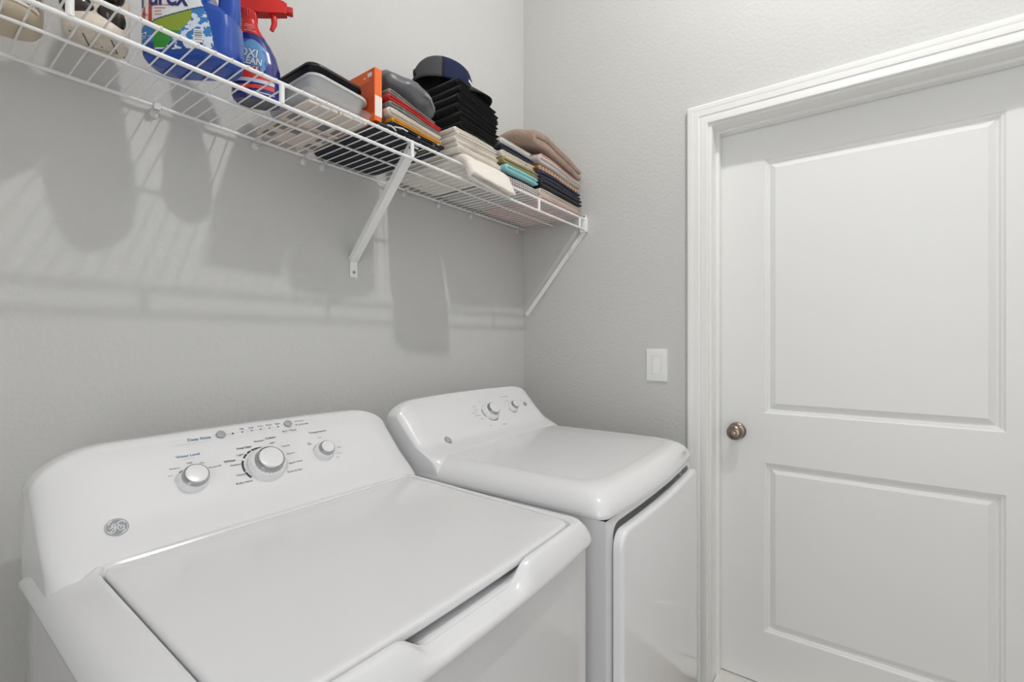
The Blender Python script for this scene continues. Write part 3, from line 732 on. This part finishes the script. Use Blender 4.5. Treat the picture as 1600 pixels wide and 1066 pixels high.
# corner pile of clothes
G = 'folded clothes in the shelf corner'
def sag4(p):
    k = (p.z - 1.776) / .24
    return Vector((p.x, p.y, p.z - .030 * k * smooth01((p.x + .30) / .30) - .012 * k * smooth01((-.22 - p.y) / .09)))
items = [
    (cloth('dusty_pink', (206, 176, 172), (214, 188, 184)), -.346, -.018, -.312, -.03, 1.7765, 1.7985, 1, 'folded_shirt', 'dusty pink folded shirt at the bottom of the corner pile'),
    (cloth('cream_knit', (222, 212, 198)), -.344, -.030, -.310, -.04, 1.7995, 1.8270, 2, 'folded_shirt', 'cream folded shirt between the pink one and the two navy ones'),
    (cloth('black_navy', (30, 31, 40), (38, 39, 48)), -.350, -.018, -.318, -.04, 1.8280, 1.8660, 1, 'folded_shirt', 'black navy folded shirt lying on the cream one'),
    (cloth('deep_navy', (36, 38, 58), (44, 46, 68)), -.352, -.016, -.312, -.04, 1.8670, 1.9020, 1, 'folded_shirt', 'navy blue folded shirt under the orange and white striped one'),
    (pattern('orange_check', (222, 216, 214), 'X', (214, 142, 52), 15, .42), -.336, -.020, -.304, -.05, 1.9030, 1.9200, 1, 'folded_shirt', 'white folded shirt with orange stripes above the navy one'),
    (cloth('greige_jersey', (196, 184, 178), (204, 193, 187)), -.352, -.018, -.308, -.05, 1.9210, 1.9560, 1, 'folded_shirt', 'pale greige folded shirt under the pink one'),
    (cloth('rose_jersey', (214, 172, 170)), -.314, -.022, -.296, -.06, 1.9570, 1.9720, 1, 'folded_shirt', 'rose pink folded shirt right under the brown sweater'),
]
for k, (m, x0, x1, y0, y1, z0, z1, ne, nm, lab) in enumerate(items):
    tag(folded(nm, m, x0, x1, y0, y1, z0, z1, ne, 'L', 81 + k, .0022, sag4), lab, 'shirt', G)
def sweater():
    m = cloth('brown_knit', (164, 142, 128), (150, 128, 114), (180, .9, 3))
    def deform(p):
        p = sag4(p); u = smooth01((p.y + .31) / .12)
        n = noise.noise(Vector((p.x * 11, p.y * 11, 3.3))) * .008
        return p + Vector((0, 0, n + .014 * u - .012 * smooth01((p.x + .12) / .1)))
    tag(folded('sweater', m, -.385, -.014, -.306, -.05, 1.9815, 2.0430, 1, 'L', 99, .0045, deform, gap=.02), 'brown knit sweater on top of the pile in the shelf corner', 'sweater')
sweater()

# grey and red pile between the orange box and the black towels
G = 'folded cloths between the orange box and the black towels'
GREYT = cloth('grey_terry', (150, 148, 144), (128, 126, 122), (260, .9, 3))
def slope2(p):
    k = (p.z - 1.79) / .10
    return Vector((p.x, p.y, p.z - .026 * k * smooth01((p.x + 1.04) / .2)))
items = [
    (pattern('dotted_scarf', (44, 46, 62), 'dots', (206, 198, 186), 38, .22), -1.036, -.838, -.316, -.10, 1.7945, 1.8055, 1, 'scarf', 'scarf', 'dark scarf with pale spots lying on the flat navy bag'),
    (cloth('yellow_cloth', (226, 164, 40), (214, 150, 34)), -1.026, -.846, -.312, -.10, 1.8065, 1.8225, 1, 'folded_cloth', 'cloth', 'bright yellow folded cloth under the white one'),
    (WT, -1.040, -.850, -.310, -.10, 1.8235, 1.8460, 2, 'folded_towel', 'towel', 'white terry towel between the yellow cloth and a grey towel'),
    (GREYT, -1.036, -.852, -.306, -.10, 1.8470, 1.8610, 1, 'folded_towel', 'towel', 'grey terry towel under the red cloth'),
    (cloth('red_cloth', (200, 62, 56), (184, 50, 46)), -1.036, -.842, -.306, -.10, 1.8620, 1.8790, 1, 'folded_cloth', 'cloth', 'red folded cloth between two grey towels'),
    (GREYT, -1.032, -.860, -.302, -.10, 1.8800, 1.8945, 1, 'folded_towel', 'towel', 'grey terry towel on the red cloth, under the puffy grey pouch'),
]
for k, (m, x0, x1, y0, y1, z0, z1, ne, nm, cat, lab) in enumerate(items):
    tag(folded(nm, m, x0, x1, y0, y1, z0, z1, ne, 'L', 111 + k, .0024, slope2), lab, cat, G)
def pouch():
    m = mat('grey_nylon', (92, 94, 98), .38, bump=(26, .35, 4, .006))
    o = thing('nylon_pouch', 'puffy dark grey nylon pouch on top of the grey and red cloths', 'pouch', (-.925, -.22, 1.893))
    def shape(a, t):
        c = max(0., math.cos(t)) ** .62; x = .098 * c * math.copysign(abs(math.cos(a)) ** .75, math.cos(a)); y = .092 * c * math.copysign(abs(math.sin(a)) ** .75, math.sin(a))
        z = .044 * math.sin(t) * (1 + .15 * math.cos(a))
        n = noise.noise(Vector((x * 20, y * 34, z * 26 + 4))) * .008 + noise.noise(Vector((x * 45, y * 80, z * 60))) * .0035
        z2 = z * (1 if z > 0 else .92)
        d = Vector((x, y, z2)); d += d.normalized() * n
        return Vector((-.928, -.208, 1.9265)) + Vector((d.x, d.y, d.z - .15 * d.x))
    b = MB(); n = 56
    b.loft([[shape(2 * PI * k / n, -PI / 2 * .97 + PI * .97 * j / 22) for k in range(n)] for j in range(23)], True, True, True)
    b.build('bag_body', m, o, 180)
    b = MB(); b.tube([shape(a, .12) for a in [(-1.45 + 2.0 * k / 20) for k in range(21)]], .0048, 8); b.build('zip_band', mat('zip_grey', (150, 152, 156), .5), o, 60)
    q = shape(-.25, .14); b = MB(); b.rbox(q.x - .002, q.x + .004, q.y - .008, q.y - .003, q.z - .006, q.z + .012, .001); b.build('zip_pull', mat('zip_dark', (30, 30, 32), .4), o)
pouch()
# flat navy bag on the shelf
def navy_bag():
    o = thing('flat_bag', 'flat dark navy zip bag lying on the shelf under the scarf and yellow cloth', 'bag', (-.96, -.165, ZT))
    m = mat('navy_canvas', (30, 32, 42), .7, bump=(300, .4, 3), mix=((38, 40, 50), 40, .4, .6))
    b = MB()
    def ring(ins, z): return [Vector((p.x + .004 * noise.noise(p * 15), p.y + .004 * noise.noise(p * 17 + Vector((5, 0, 0))), z)) for p in rrect(-.964, -.168, .108 - ins, .152 - ins, .018, z, 6, 10)]
    b.loft([ring(.012, 1.7760), ring(.003, 1.7775), ring(0, 1.783), ring(.002, 1.789), ring(.010, 1.7925), ring(.05, 1.7935)], True, True, True)
    b.build('bag_body', m, o, 60)
    b = MB(); b.tube([(-1.068, -.312, 1.7845), (-1.02, -.3235, 1.7845), (-.92, -.3235, 1.7845), (-.862, -.312, 1.7845)], .0022, 8); b.build('zip', mat('zip_black', (18, 18, 20), .4), o)
    cords = (((-1.050, -.322, 1.786), (-1.046, -.332, 1.782), (-1.036, -.333, 1.777), (-1.030, -.329, 1.7775)), ((-1.030, -.322, 1.789), (-1.010, -.330, 1.790), (-.995, -.332, 1.787)))
    for c in cords:
        b = MB(); b.tube(c, .0018, 8); b.build('draw_cord', mat('cord_white', (224, 222, 218), .7), o)
    b = MB(); b.box(-.905, -.897, -.300, -.262, 1.7753, 1.7760); b.build('woven_tag', mat('tag_olive', (122, 122, 88), .8), o, None)
    b = MB(); b.box(-.903, -.898, -.318, -.308, 1.7753, 1.7760); b.build('woven_tag', mat('tag_grey', (150, 152, 150), .8), o, None)
navy_bag()

# ------------------------------------------------------------------ bottles and boxes
def se_ring(cx, hw, hd, z, n=48, p=3.2):
    """superellipse section"""
    out = []
    for k in range(n):
        a = 2 * PI * k / n; c, s = math.cos(a), math.sin(a)
        out.append(Vector((cx + hw * math.copysign(abs(c) ** (2 / p), c), hd * math.copysign(abs(s) ** (2 / p), s), z)))
    return out
def detergent_jug():
    ctr = (-1.432, -.222, ZT); rz = math.radians(-50)
    o = thing('detergent_jug', 'big blue detergent jug with a handle, left of the blue spray bottle', 'bottle', ctr, rz)
    M = WM[o.name]
    BL = mat('jug_blue', (20, 70, 164), .2, coat=.3)
    secs = [(0, -0.0688, 0.0688, 0.0320), (0.002, -0.0753, 0.0753, 0.0385), (0.01, -0.0814, 0.0814, 0.0442), (0.03, -0.0828, 0.0837, 0.0465), (0.07, -0.0828, 0.0837, 0.0465), (0.092, -0.0828, 0.0818, 0.0461), (0.104, -0.0828, 0.0725, 0.0451), (0.114, -0.0828, 0.0521, 0.0446), (0.125, -0.0828, 0.0428, 0.0442), (0.15, -0.0818, 0.0316, 0.0432), (0.18, -0.0800, 0.0205, 0.0423), (0.21, -0.0763, 0.0130, 0.0404), (0.235, -0.0688, 0.0074, 0.0357), (0.25, -0.0577, -0.0037, 0.0282), (0.258, -0.0484, -0.0130, 0.0207), (0.266, -0.0465, -0.0149, 0.0174)]
    def sec(z):
        for (a, *A), (c, *C) in zip(secs[:-1], secs[1:]):
            if z <= c:
                t = (z - a) / (c - a); return [A[i] + (C[i] - A[i]) * t for i in range(3)]
        return secs[-1][1:]
    b = MB(); zs = sorted(set([q[0] for q in secs] + [.02 + .006 * k for k in range(40)]))
    b.loft([se_ring((sec(z)[0] + sec(z)[1]) / 2, (sec(z)[1] - sec(z)[0]) / 2, sec(z)[2], z) for z in zs], True, True, True)
    b.build('jug_body', BL, o, 60, M)
    b = MB(); pts = [(.060, .088), (.0645, .105), (.066, .125), (.0655, .15), (.064, .175), (.062, .200), (.048, .222), (.028, .236), (.004, .240), (-.02, .236)]
    b.tube([(x, 0, z) for x, z in pts], [.021, .0205, .019, .0185, .0185, .0185, .019, .0195, .020, .020], 20); b.build('jug_handle', BL, o, 60, M)
    b = MB(); b.lathe([(.022, .264), (.026, .266), (.026, .305), (.023, .309)], 32, (-.033, 0, 0)); b.build('jug_cap', mat('jug_cap_white', (225, 228, 235), .3), o, 40, M)
    def surf(u, z, off=.0008):
        l, r, d = sec(z); c = (l + r) / 2; h = (r - l) / 2; q = min(.999, abs((u - c) / h))
        return M @ Vector((u, -d * (1 - q ** 3.2) ** (1 / 3.2) - off, z))
    # label: one printed sheet; the colours follow the print
    LM = [mat('label_white', (226, 228, 230), .35), mat('label_blue', (52, 122, 190), .35), mat('label_green', (52, 140, 52), .35), mat('label_lime', (140, 160, 50), .35), mat('label_navy', (32, 66, 140), .35), mat('label_snow', (214, 222, 234), .35), mat('label_line', (44, 62, 100), .35), mat('label_barcode', (120, 126, 140), .4)]
    LD = .018
    U0, U1, Z0, Z1 = -.079, .062, .012, .197
    def rightedge(z): return interp([(.0, .062), (.03, .061), (.06, .057), (.09, .047), (.105, .040), (.15, .022), (.215, .002)], z)
    def colour(a, c):
        u = U0 + (U1 - U0) * a; z = Z0 + (Z1 - Z0) * c
        if u > rightedge(z) - .003: return None
        z += LD
        if z < .033 + .002 * math.sin(u * 60): return 4
        dl = .082 + (u + .05) * .33                 # slanting line across the label
        if abs(z - dl) < .0012 and u > -.046: return 6
        if z > dl or (u < -.050 and z > .078): 
            if u < -.076: return 1
            return 0
        if u < -.046: return 1 if z > .044 else 4
        if u < -.020 + (z - .04) * .9 and z > .034:
            e = -.046 + .010 * math.sin((z - .03) * 60)
            if u < .022: return 3 if z > .066 else 2
        if .026 < u < .042 and .046 < z < .070:
            if u < .028 or u > .040 or z > .068 or z < .048: return 0
            return 7 if int(z * 900) % 2 else 0
        n = noise.noise(Vector((u * 90, z * 120, 1.2))) + noise.noise(Vector((u * 190, z * 240, 5.2))) * .6
        if z > dl - .012 - .010 * noise.noise(Vector((u * 60, 3.1, 0))): return 1
        return 5 if n > -.05 else (1 if z > .045 else 4)
    b = MB(); b.grid(lambda a, c: surf(U0 + (U1 - U0) * a, Z0 + (Z1 - Z0) * c), 110, 130, colour)
    lab = b.build('label', LM, o, 180)
    NV = mat('ink_navy', (34, 44, 108), .4); RD = mat('ink_red', (196, 58, 40), .4); WH = mat('ink_white', (235, 238, 242), .4)
    P = lambda u, v: surf(u, v - LD, .0016)
    b = MB(); put_text(b, 'Purex', P, .090, True, (-.028, .131), stretch=1.4, spacing=.92); b.build('lettering', NV, lab, None)
    b = MB(); put_text(b, '4', P, .012, True, (-.068, .099), stretch=1.35); put_text(b, 'in', P, .005, False, (-.059, .095)); put_text(b, '1', P, .007, True, (-.052, .100), stretch=1.2)
    for k, wd in enumerate((.026, .020, .013, .014)):
        z = .1105 - k * .0058
        b.grid(lambda u, v: P(-.043 + wd * u, z + .0012 * v), 6, 1)
    b.build('lettering', RD, lab, None)
    b = MB(); put_text(b, '57', P, .013, True, (-.0655, .058), stretch=1.2); b.grid(lambda u, v: P(-.0575 + .009 * u, .0545 + .0008 * v), 4, 1)
    b.build('lettering', WH, lab, None)
detergent_jug()

def spray_bottle():
    ctr = (-1.299, -.188, ZT); rz = math.radians(-30)
    o = thing('spray_bottle', 'dark blue spray bottle with red trigger head, right of the blue jug', 'bottle', ctr, rz)
    M = WM[o.name]; BL = mat('spray_blue', (40, 44, 122), .18, coat=.4); RD = mat('spray_red', (206, 36, 34), .3)
    secs = [(0, 0, .040, .026), (.003, 0, .0455, .030), (.012, 0, .048, .032), (.05, 0, .048, .032), (.08, -.001, .0465, .0315), (.105, -.003, .042, .0295), (.125, -.006, .035, .027), (.140, -.009, .0275, .0245)]
    secs2 = [(.140, -.009, .0280, .025), (.150, -.011, .0235, .0225), (.160, -.013, .0195, .0195), (.168, -.014, .0175, .0175), (.176, -.015, .0165, .0165)]
    def sec(z):
        for (a, *A), (c, *C) in zip(secs[:-1], secs[1:]):
            if z <= c: t = (z - a) / (c - a); return [A[i] + (C[i] - A[i]) * t for i in range(3)]
        return secs[-1][1:]
    b = MB(); zs = sorted(set([q[0] for q in secs] + [.012 + .008 * k for k in range(16)])); b.loft([se_ring(*sec(z), z, 48, 2.3) for z in zs], True, False, True); b.build('bottle_body', BL, o, 60, M)
    b = MB(); b.loft([se_ring(0, .040, .026, 0, 48, 2.3), se_ring(0, .030, .018, .002, 48, 2.3)], True, False, True); b.build('bottle_base', mat('spray_base', (96, 96, 104), .4), o, 60, M)
    b = MB(); b.loft([se_ring(c, hw, hd, z, 48, 2.2) for z, c, hw, hd in secs2], True, True, True); sh = b.build('shoulder', RD, o, 60, M)
    b = MB(); n = 48
    b.loft([[Vector((-.015 + (r + (.0009 if k % 2 else 0)) * math.cos(2 * PI * k / n), (r + (.0009 if k % 2 else 0)) * math.sin(2 * PI * k / n), z)) for k in range(n)] for r, z in ((.0155, .174), (.0165, .176), (.0160, .196), (.0140, .198))], True, True, True); b.build('screw_collar', RD, o, 30, M)
    b = MB()
    def blk(x, hw, z0, z1): return [Vector((x, y, z)) for y, z in ((-hw, z0), (hw, z0), (hw, z1), (-hw, z1))]
    b.loft([blk(-.034, .010, .206, .226), blk(-.030, .0125, .198, .234), blk(.0, .0125, .197, .238), (blk(.030, .0115, .204, .238)), blk(.052, .0105, .210, .236), blk(.060, .009, .211, .233)], True, True, True)
    b.loft([blk(-.0305, .011, .196, .199)[:0] or [Vector((x, y, z)) for x, y in ((-.029, -.011), (-.001, -.011), (-.001, .011), (-.029, .011))] for z in (.195, .206)], True, True, True)
    b.build('trigger_head', RD, o, 30, M)
    b = MB(); b.lathe([(.0085, 0), (.0095, .002), (.0095, .012), (.006, .013)], 20); b.build('nozzle', RD, o, 40, M @ Matrix.Translation((.0595, 0, .222)) @ Matrix.Rotation(PI / 2, 4, 'Y'))
    b = MB(); b.tube([(.030, 0, .208), (.034, 0, .198), (.034, 0, .184), (.029, 0, .170)], [.006, .0065, .0058, .0045], 12); b.build('trigger', RD, o, 50, M)
    def surf(u, z, off=.0006):
        c, h, d = sec(z); q = min(.999, abs((u - c) / h)); return M @ Vector((u, -d * (1 - q ** 2.3) ** (1 / 2.3) - off, z))
    LM = [mat('spray_label_sky', (104, 156, 208), .35), BL, mat('spray_label_red', (214, 64, 52), .35), mat('spray_label_white', (206, 212, 226), .35), mat('spray_label_blue', (58, 92, 168), .35)]
    U0, U1, Z0, Z1 = -.040, .036, .006, .128
    def colour(a, c):
        u = U0 + (U1 - U0) * a; z = Z0 + (Z1 - Z0) * c; h = sec(z)[1]
        if u > h - .008 or u < -h + .004: return None
        if z > .056:
            d = math.hypot((u + .012) / .036, (z - .086) / .040)
            if d > 1: return None
            s = math.sin(math.atan2(z - .086, u + .012) * 3 + d * 5)
            return 0 if (d < .82 or s > 0) else 4
        if .040 < z < .056 - .1 * (u + .01) ** 2 * 60: return 2
        if .033 < z <= .040: return 3
        if .016 < z - .002 * math.sin(u * 50) - .004 < .024: return 2
        if .012 < z <= .014: return 3
        return None
    b = MB(); b.grid(lambda a, c: surf(U0 + (U1 - U0) * a, Z0 + (Z1 - Z0) * c), 70, 110, colour); lab = b.build('label', LM, o, 180)
    P = lambda u, v: surf(u, v, .0013); P2 = lambda u, v: surf(u, v, .0018)
    for m, F, fat in ((mat('ink_black', (22, 22, 26), .4), P, 1), (mat('ink_white2', (236, 238, 240), .4), P2, 0)):
        b = MB(); put_text(b, 'OXI', F, .036 + fat * .0012, True, (-.013, .0945), shear=.15, stretch=1.25 + fat * .12); put_text(b, 'CLEAN', F, .050 + fat * .0012, True, (-.012, .0770), shear=.15, stretch=1.35 + fat * .14); b.build('lettering', m, lab, None)
    b = MB(); b.grid(lambda u, v: P((-.012) + .021 * (2 * u - 1) * (1 - .0 * v), .0615 + .0050 * (2 * v - 1)), 16, 2); b.build('name_band', mat('band_maroon', (150, 34, 44), .4), lab, None)
    b = MB(); put_text(b, 'FORCE', P2, .034, True, (-.011, .0615)); b.build('lettering', MATS['ink_white2'], lab, None)
    b = MB()
    for k, (t, wd) in enumerate((('1', .0),)): pass
    for z, wd in ((.160, .014), (.1555, .018), (.1505, .010), (.1455, .022)):
        def T(u, v):
            for (a, c0, h0, d0), (e, c1, h1, d1) in zip(secs2[:-1], secs2[1:]):
                zz = z + .0016 * (v - .5)
                if zz <= e:
                    t = (zz - a) / (e - a); c = c0 + (c1 - c0) * t; h = h0 + (h1 - h0) * t; d = d0 + (d1 - d0) * t; break
            x = c + wd * (u - .55); q = min(.99, abs((x - c) / h)); return M @ Vector((x, -d * (1 - q ** 2.2) ** (1 / 2.2) - .0006, zz))
        b.grid(T, 8, 1)
    b.build('printed_line', mat('print_pale_red', (232, 178, 170), .5), sh, None)
spray_bottle()

def powder_jar():
    ctr = (-1.694, -.122, ZT)
    o = thing('plastic_jar', 'cream translucent plastic jar with a black and white printed label at the left end', 'jar', ctr, math.radians(-12))
    M = WM[o.name]; J = mat('jar_cream', (206, 192, 168), .35, coat=.2)
    b = MB(); b.loft([se_ring(0, h, h * .9, z, 48, 3.4) for z, h in ((0, .056), (.002, .062), (.010, .067), (.03, .0685), (.13, .0685), (.145, .066), (.152, .056), (.154, .050))], True, True, True); b.build('jar_body', J, o, 60, M)
    b = MB(); b.lathe([(.052, .154), (.054, .156), (.054, .180), (.050, .183)], 40); b.build('jar_lid', mat('jar_lid_white', (232, 230, 226), .35), o, 40, M)
    def surf(a, z, off=.0007):
        c, s = math.cos(a), math.sin(a); h = .0685
        p = Vector((h * math.copysign(abs(c) ** (2 / 3.4), c), h * .9 * math.copysign(abs(s) ** (2 / 3.4), s), 0)); n = Vector((p.x, p.y, 0)).normalized()
        return M @ (p + n * off + Vector((0, 0, z)))
    A0, A1 = -PI * .98, -.42
    b = MB(); b.grid(lambda u, v: surf(A0 + (A1 - A0) * u, .012 + .11 * v), 50, 4); lab = b.build('label', mat('jar_label', (214, 208, 200), .45), o, 180)
    b = MB(); rnd = random.Random(5)
    col = A0 + .12
    while col < A1 - .1:
        wd = rnd.choice((.22, .30, .26)); z = .118
        while z > .018:
            h = rnd.choice((.0016, .0022, .0032)); L = wd * rnd.uniform(.55, .98)
            b.grid(lambda u, v: surf(col + L * u, z - h * v, .0012), 6, 1); z -= h + rnd.choice((.0022, .003, .004))
        b.grid(lambda u, v: surf(col + wd + .015 + .012 * u,   .016 + .104 * v, .0012), 1, 1)
        col += wd + .06
    b.build('label_print', mat('jar_print', (70, 66, 64), .5), lab, None)
powder_jar()

def massager():
    ctr = (-1.566, -.176, ZT + .0004)
    o = thing('handheld_massager', 'cream rounded gadget with dark brown nodes and a battery hatch underneath', 'massager', ctr, math.radians(-24))
    M = WM[o.name]; CR = mat('gadget_cream', (222, 212, 198), .45, mix=((212, 198, 184), 90, .4, .7)); BR = mat('node_brown', (44, 34, 30), .2, coat=.4)
    b = MB()
    b.loft([[p + Vector((0, dy, 0)) for p in se_ring(0, hx, hy, z, 48, 2.3)] for z, hx, hy, dy in ((0, .037, .043, 0), (.002, .040, .047, 0), (.008, .0425, .0495, 0), (.020, .0435, .0505, .001), (.040, .0435, .042, .010), (.07, .043, .034, .018), (.10, .041, .028, .022), (.118, .034, .022, .024), (.126, .022, .014, .025))], True, True, True)
    b.build('shell', CR, o, 60, M)
    for x, y, z, rx, ry, rz_ in ((-.020, -.026, .044, .023, .022, .020), (.024, -.022, .040, .020, .021, .022), (.020, -.014, .086, .021, .022, .020), (-.022, -.010, .090, .020, .020, .018)):
        b = MB(); n = 28
        b.loft([[Vector((x + rx * math.cos(t) * math.cos(a), y + ry * math.cos(t) * math.sin(a), z + rz_ * math.sin(t))) for a in [2 * PI * k / n for k in range(n)]] for t in [-1.5 + 3.0 * j / 14 for j in range(15)]], True, True, True)
        b.build('node', BR, o, 180, M)
    b = MB(); b.rbox(-.012, .024, -.026, .016, -.0010, .001, .0008, 1); ht = b.build('battery_hatch', CR, o, 30, M)
    for q in ((-.0135, -.0120, -.027, .017), (.0240, .0255, -.027, .017), (-.012, .024, .0162, .0176)):
        b = MB(); b.box(q[0], q[1], q[2], q[3], -.0006, .0006); b.build('hatch_seam', DARKGAP, ht, None, M)
    for x, y in ((-.030, .022), (.033, .026), (-.030, -.024), (.034, -.020), (.006, .004)):
        b = MB(); b.lathe([(.0014, -.0014 if (x, y) == (.006, .004) else -.0006), (.0014, .001)], 10, (x, y, 0)); b.build('screw', DARKGAP, o, None, M)
massager()

def clear_box():
    o = thing('clear_plastic_box', 'clear plastic box of printed cards lying on the shelf under the trays', 'box', (-1.182, -.165, ZT), math.radians(-2))
    CL = mat('clear_plastic', (236, 236, 238), .2, alpha=.14, spec=.4)
    M = WM[o.name] @ Matrix.Translation((1.182, .165, 0))
    M = WM[o.name] @ Matrix.Translation(Vector((1.182, .165, -ZT)))
    x0, x1, y0, y1, z0, z1 = -1.240, -1.078, -.300, -.022, 1.7760, 1.8000
    b = MB(); cx, cy, hx, hy = (x0 + x1) / 2, (y0 + y1) / 2, (x1 - x0) / 2, (y1 - y0) / 2
    b.loft([rrect(cx, cy, hx - .004, hy - .004, .012, z0), rrect(cx, cy, hx, hy, .014, z0 + .005), rrect(cx, cy, hx + .001, hy + .001, .014, z1), rrect(cx, cy, hx + .004, hy + .004, .016, z1 + .001)], True, True, False)
    b.build('box_shell', CL, o, 50, M)
    b = MB(); b.loft([rrect(cx, cy, hx + .004, hy + .004, .016, z1 + .0012), rrect(cx, cy, hx + .005, hy + .005, .016, z1 + .003), rrect(cx, cy, hx + .003, hy + .003, .016, z1 + .005)], True, True, True); b.build('box_lid', CL, o, 50, M)
    rnd = random.Random(8); PAPER = mat('card_paper', (226, 212, 200), .6); PH = [mat('photo_grey', (120, 118, 116), .5), mat('photo_brown', (128, 104, 96), .5), mat('photo_slate', (88, 92, 96), .5)]
    k = 0
    for (a0, a1, b0, b1) in ((-1.232, -1.162, -.290, -.160), (-1.158, -1.086, -.292, -.158), (-1.230, -1.160, -.152, -.032), (-1.156, -1.088, -.150, -.034)):
        b = MB(); b.box(a0, a1, b0, b1, 1.7775 + .0004 * (k % 2), 1.7835 + .0004 * (k % 2)); c = b.build('card_stack', PAPER, o, None, M)
        b = MB()
        nx, ny = (2, 2)
        for i in range(nx):
            for j in range(ny):
                if rnd.random() < .25: continue
                u0 = a0 + (a1 - a0) * (i + .12) / nx; u1 = a0 + (a1 - a0) * (i + .86) / nx; v0 = b0 + (b1 - b0) * (j + .2) / ny; v1 = b0 + (b1 - b0) * (j + .72) / ny
                b.mi = rnd.randrange(3); zz = 1.7774 + .0004 * (k % 2) - .0002
                b.face([b.bm.verts.new((u, v, zz)) for u, v in ((u0, v0), (u0, v1), (u1, v1), (u1, v0))])
        b.mi = 0; b.build('printed_picture', PH, c, None, M, fix=False); k += 1
clear_box()

def tray(name, label, m, x0, x1, y0, y1, z0, z1, flare, rim, r, tilt, wall=.002):
    cx, cy = (x0 + x1) / 2, (y0 + y1) / 2; hx, hy = (x1 - x0) / 2, (y1 - y0) / 2
    o = thing(name, label, 'tray', (cx, cy, z0), 0)
    M = Matrix.Translation((cx, cy, z0)) @ Matrix.Rotation(math.radians(tilt[0]), 4, 'X') @ Matrix.Rotation(math.radians(tilt[1]), 4, 'Y')
    H = z1 - z0
    def R(ins, z, rr): return rrect(0, 0, hx - ins, hy - ins, max(.004, rr), z, 8, 6)
    b = MB()
    b.loft([R(flare + rim + .008, 0, r * .6), R(flare + rim, .004, r * .75), R(rim, H - .007, r), R(rim - .001, H - .0065, r)], True, True, False)
    b.loft([R(rim + wall, H - .004, r), R(flare + rim + wall, .006, r * .7), R(flare + rim + .01, .003, r * .55)], True, False, True)
    b.build('tray_pan', m, o, 50, M)
    b = MB(); b.loft([R(rim + wall, H - .007, r), R(.001, H - .008, r + .004), R(0, H - .005, r + .005), R(.0015, H - .001, r + .004), R(rim * .6, H, r), R(rim + wall, H - .003, r)], True, False, False, True)
    b.build('tray_rim', m, o, 40, M)
    return o
tray('plastic_tray', 'light grey plastic tray under the black tray, above the clear box', mat('tray_grey', (196, 198, 198), .3), -1.236, -1.080, -.298, -.060, 1.8055, 1.8440, .010, .006, .024, (0, 3.0))
tray('roasting_tray', 'black tray on top of the light grey tray beside the orange box', mat('tray_black', (22, 22, 23), .38), -1.232, -1.086, -.286, -.070, 1.8440, 1.8740, .008, .004, .026, (1.0, 3.0))

def orange_box():
    o = thing('orange_box', 'thin upright orange cardboard box with a white lower front', 'box', (-1.054, -.21, ZT))
    OR = mat('carton_orange', (236, 106, 32), .5); DO = mat('carton_deep_orange', (204, 78, 28), .5); WHT = mat('carton_white', (232, 226, 220), .5)
    x0, x1, y0, y1, z0, z1 = -1.0745, -1.0525, -.304, -.120, 1.7945, 1.9250
    b = MB(); b.rbox(x0, x1, y0, y1, z0, z1, .0012, 1); b.build('carton', OR, o, 30)
    b = MB(); b.box(x0 + .0005, x1 - .0005, y0 - .0006, y0 - .0001, z0 + .012, z0 + .062); b.build('front_label', WHT, o, None)
    b = MB(); b.box(x0 - .0006, x0 - .0001, y0 + .001, y1 - .001, z0 + .02, z1 - .03); b.box(x0 - .0006, x0 - .0001, y0 + .002, y0 + .02, z1 - .03, z1 - .002); b.build('side_panel', DO, o, None)
    b = MB()
    b.box(x0 - .0012, x0 - .0006, y0 + .010, y0 + .026, z1 - .020, z1 - .010); b.box(x0 - .0012, x0 - .0006, y0 + .034, y0 + .042, z1 - .020, z1 - .017); b.build('side_mark', WHT, o, None)
orange_box()
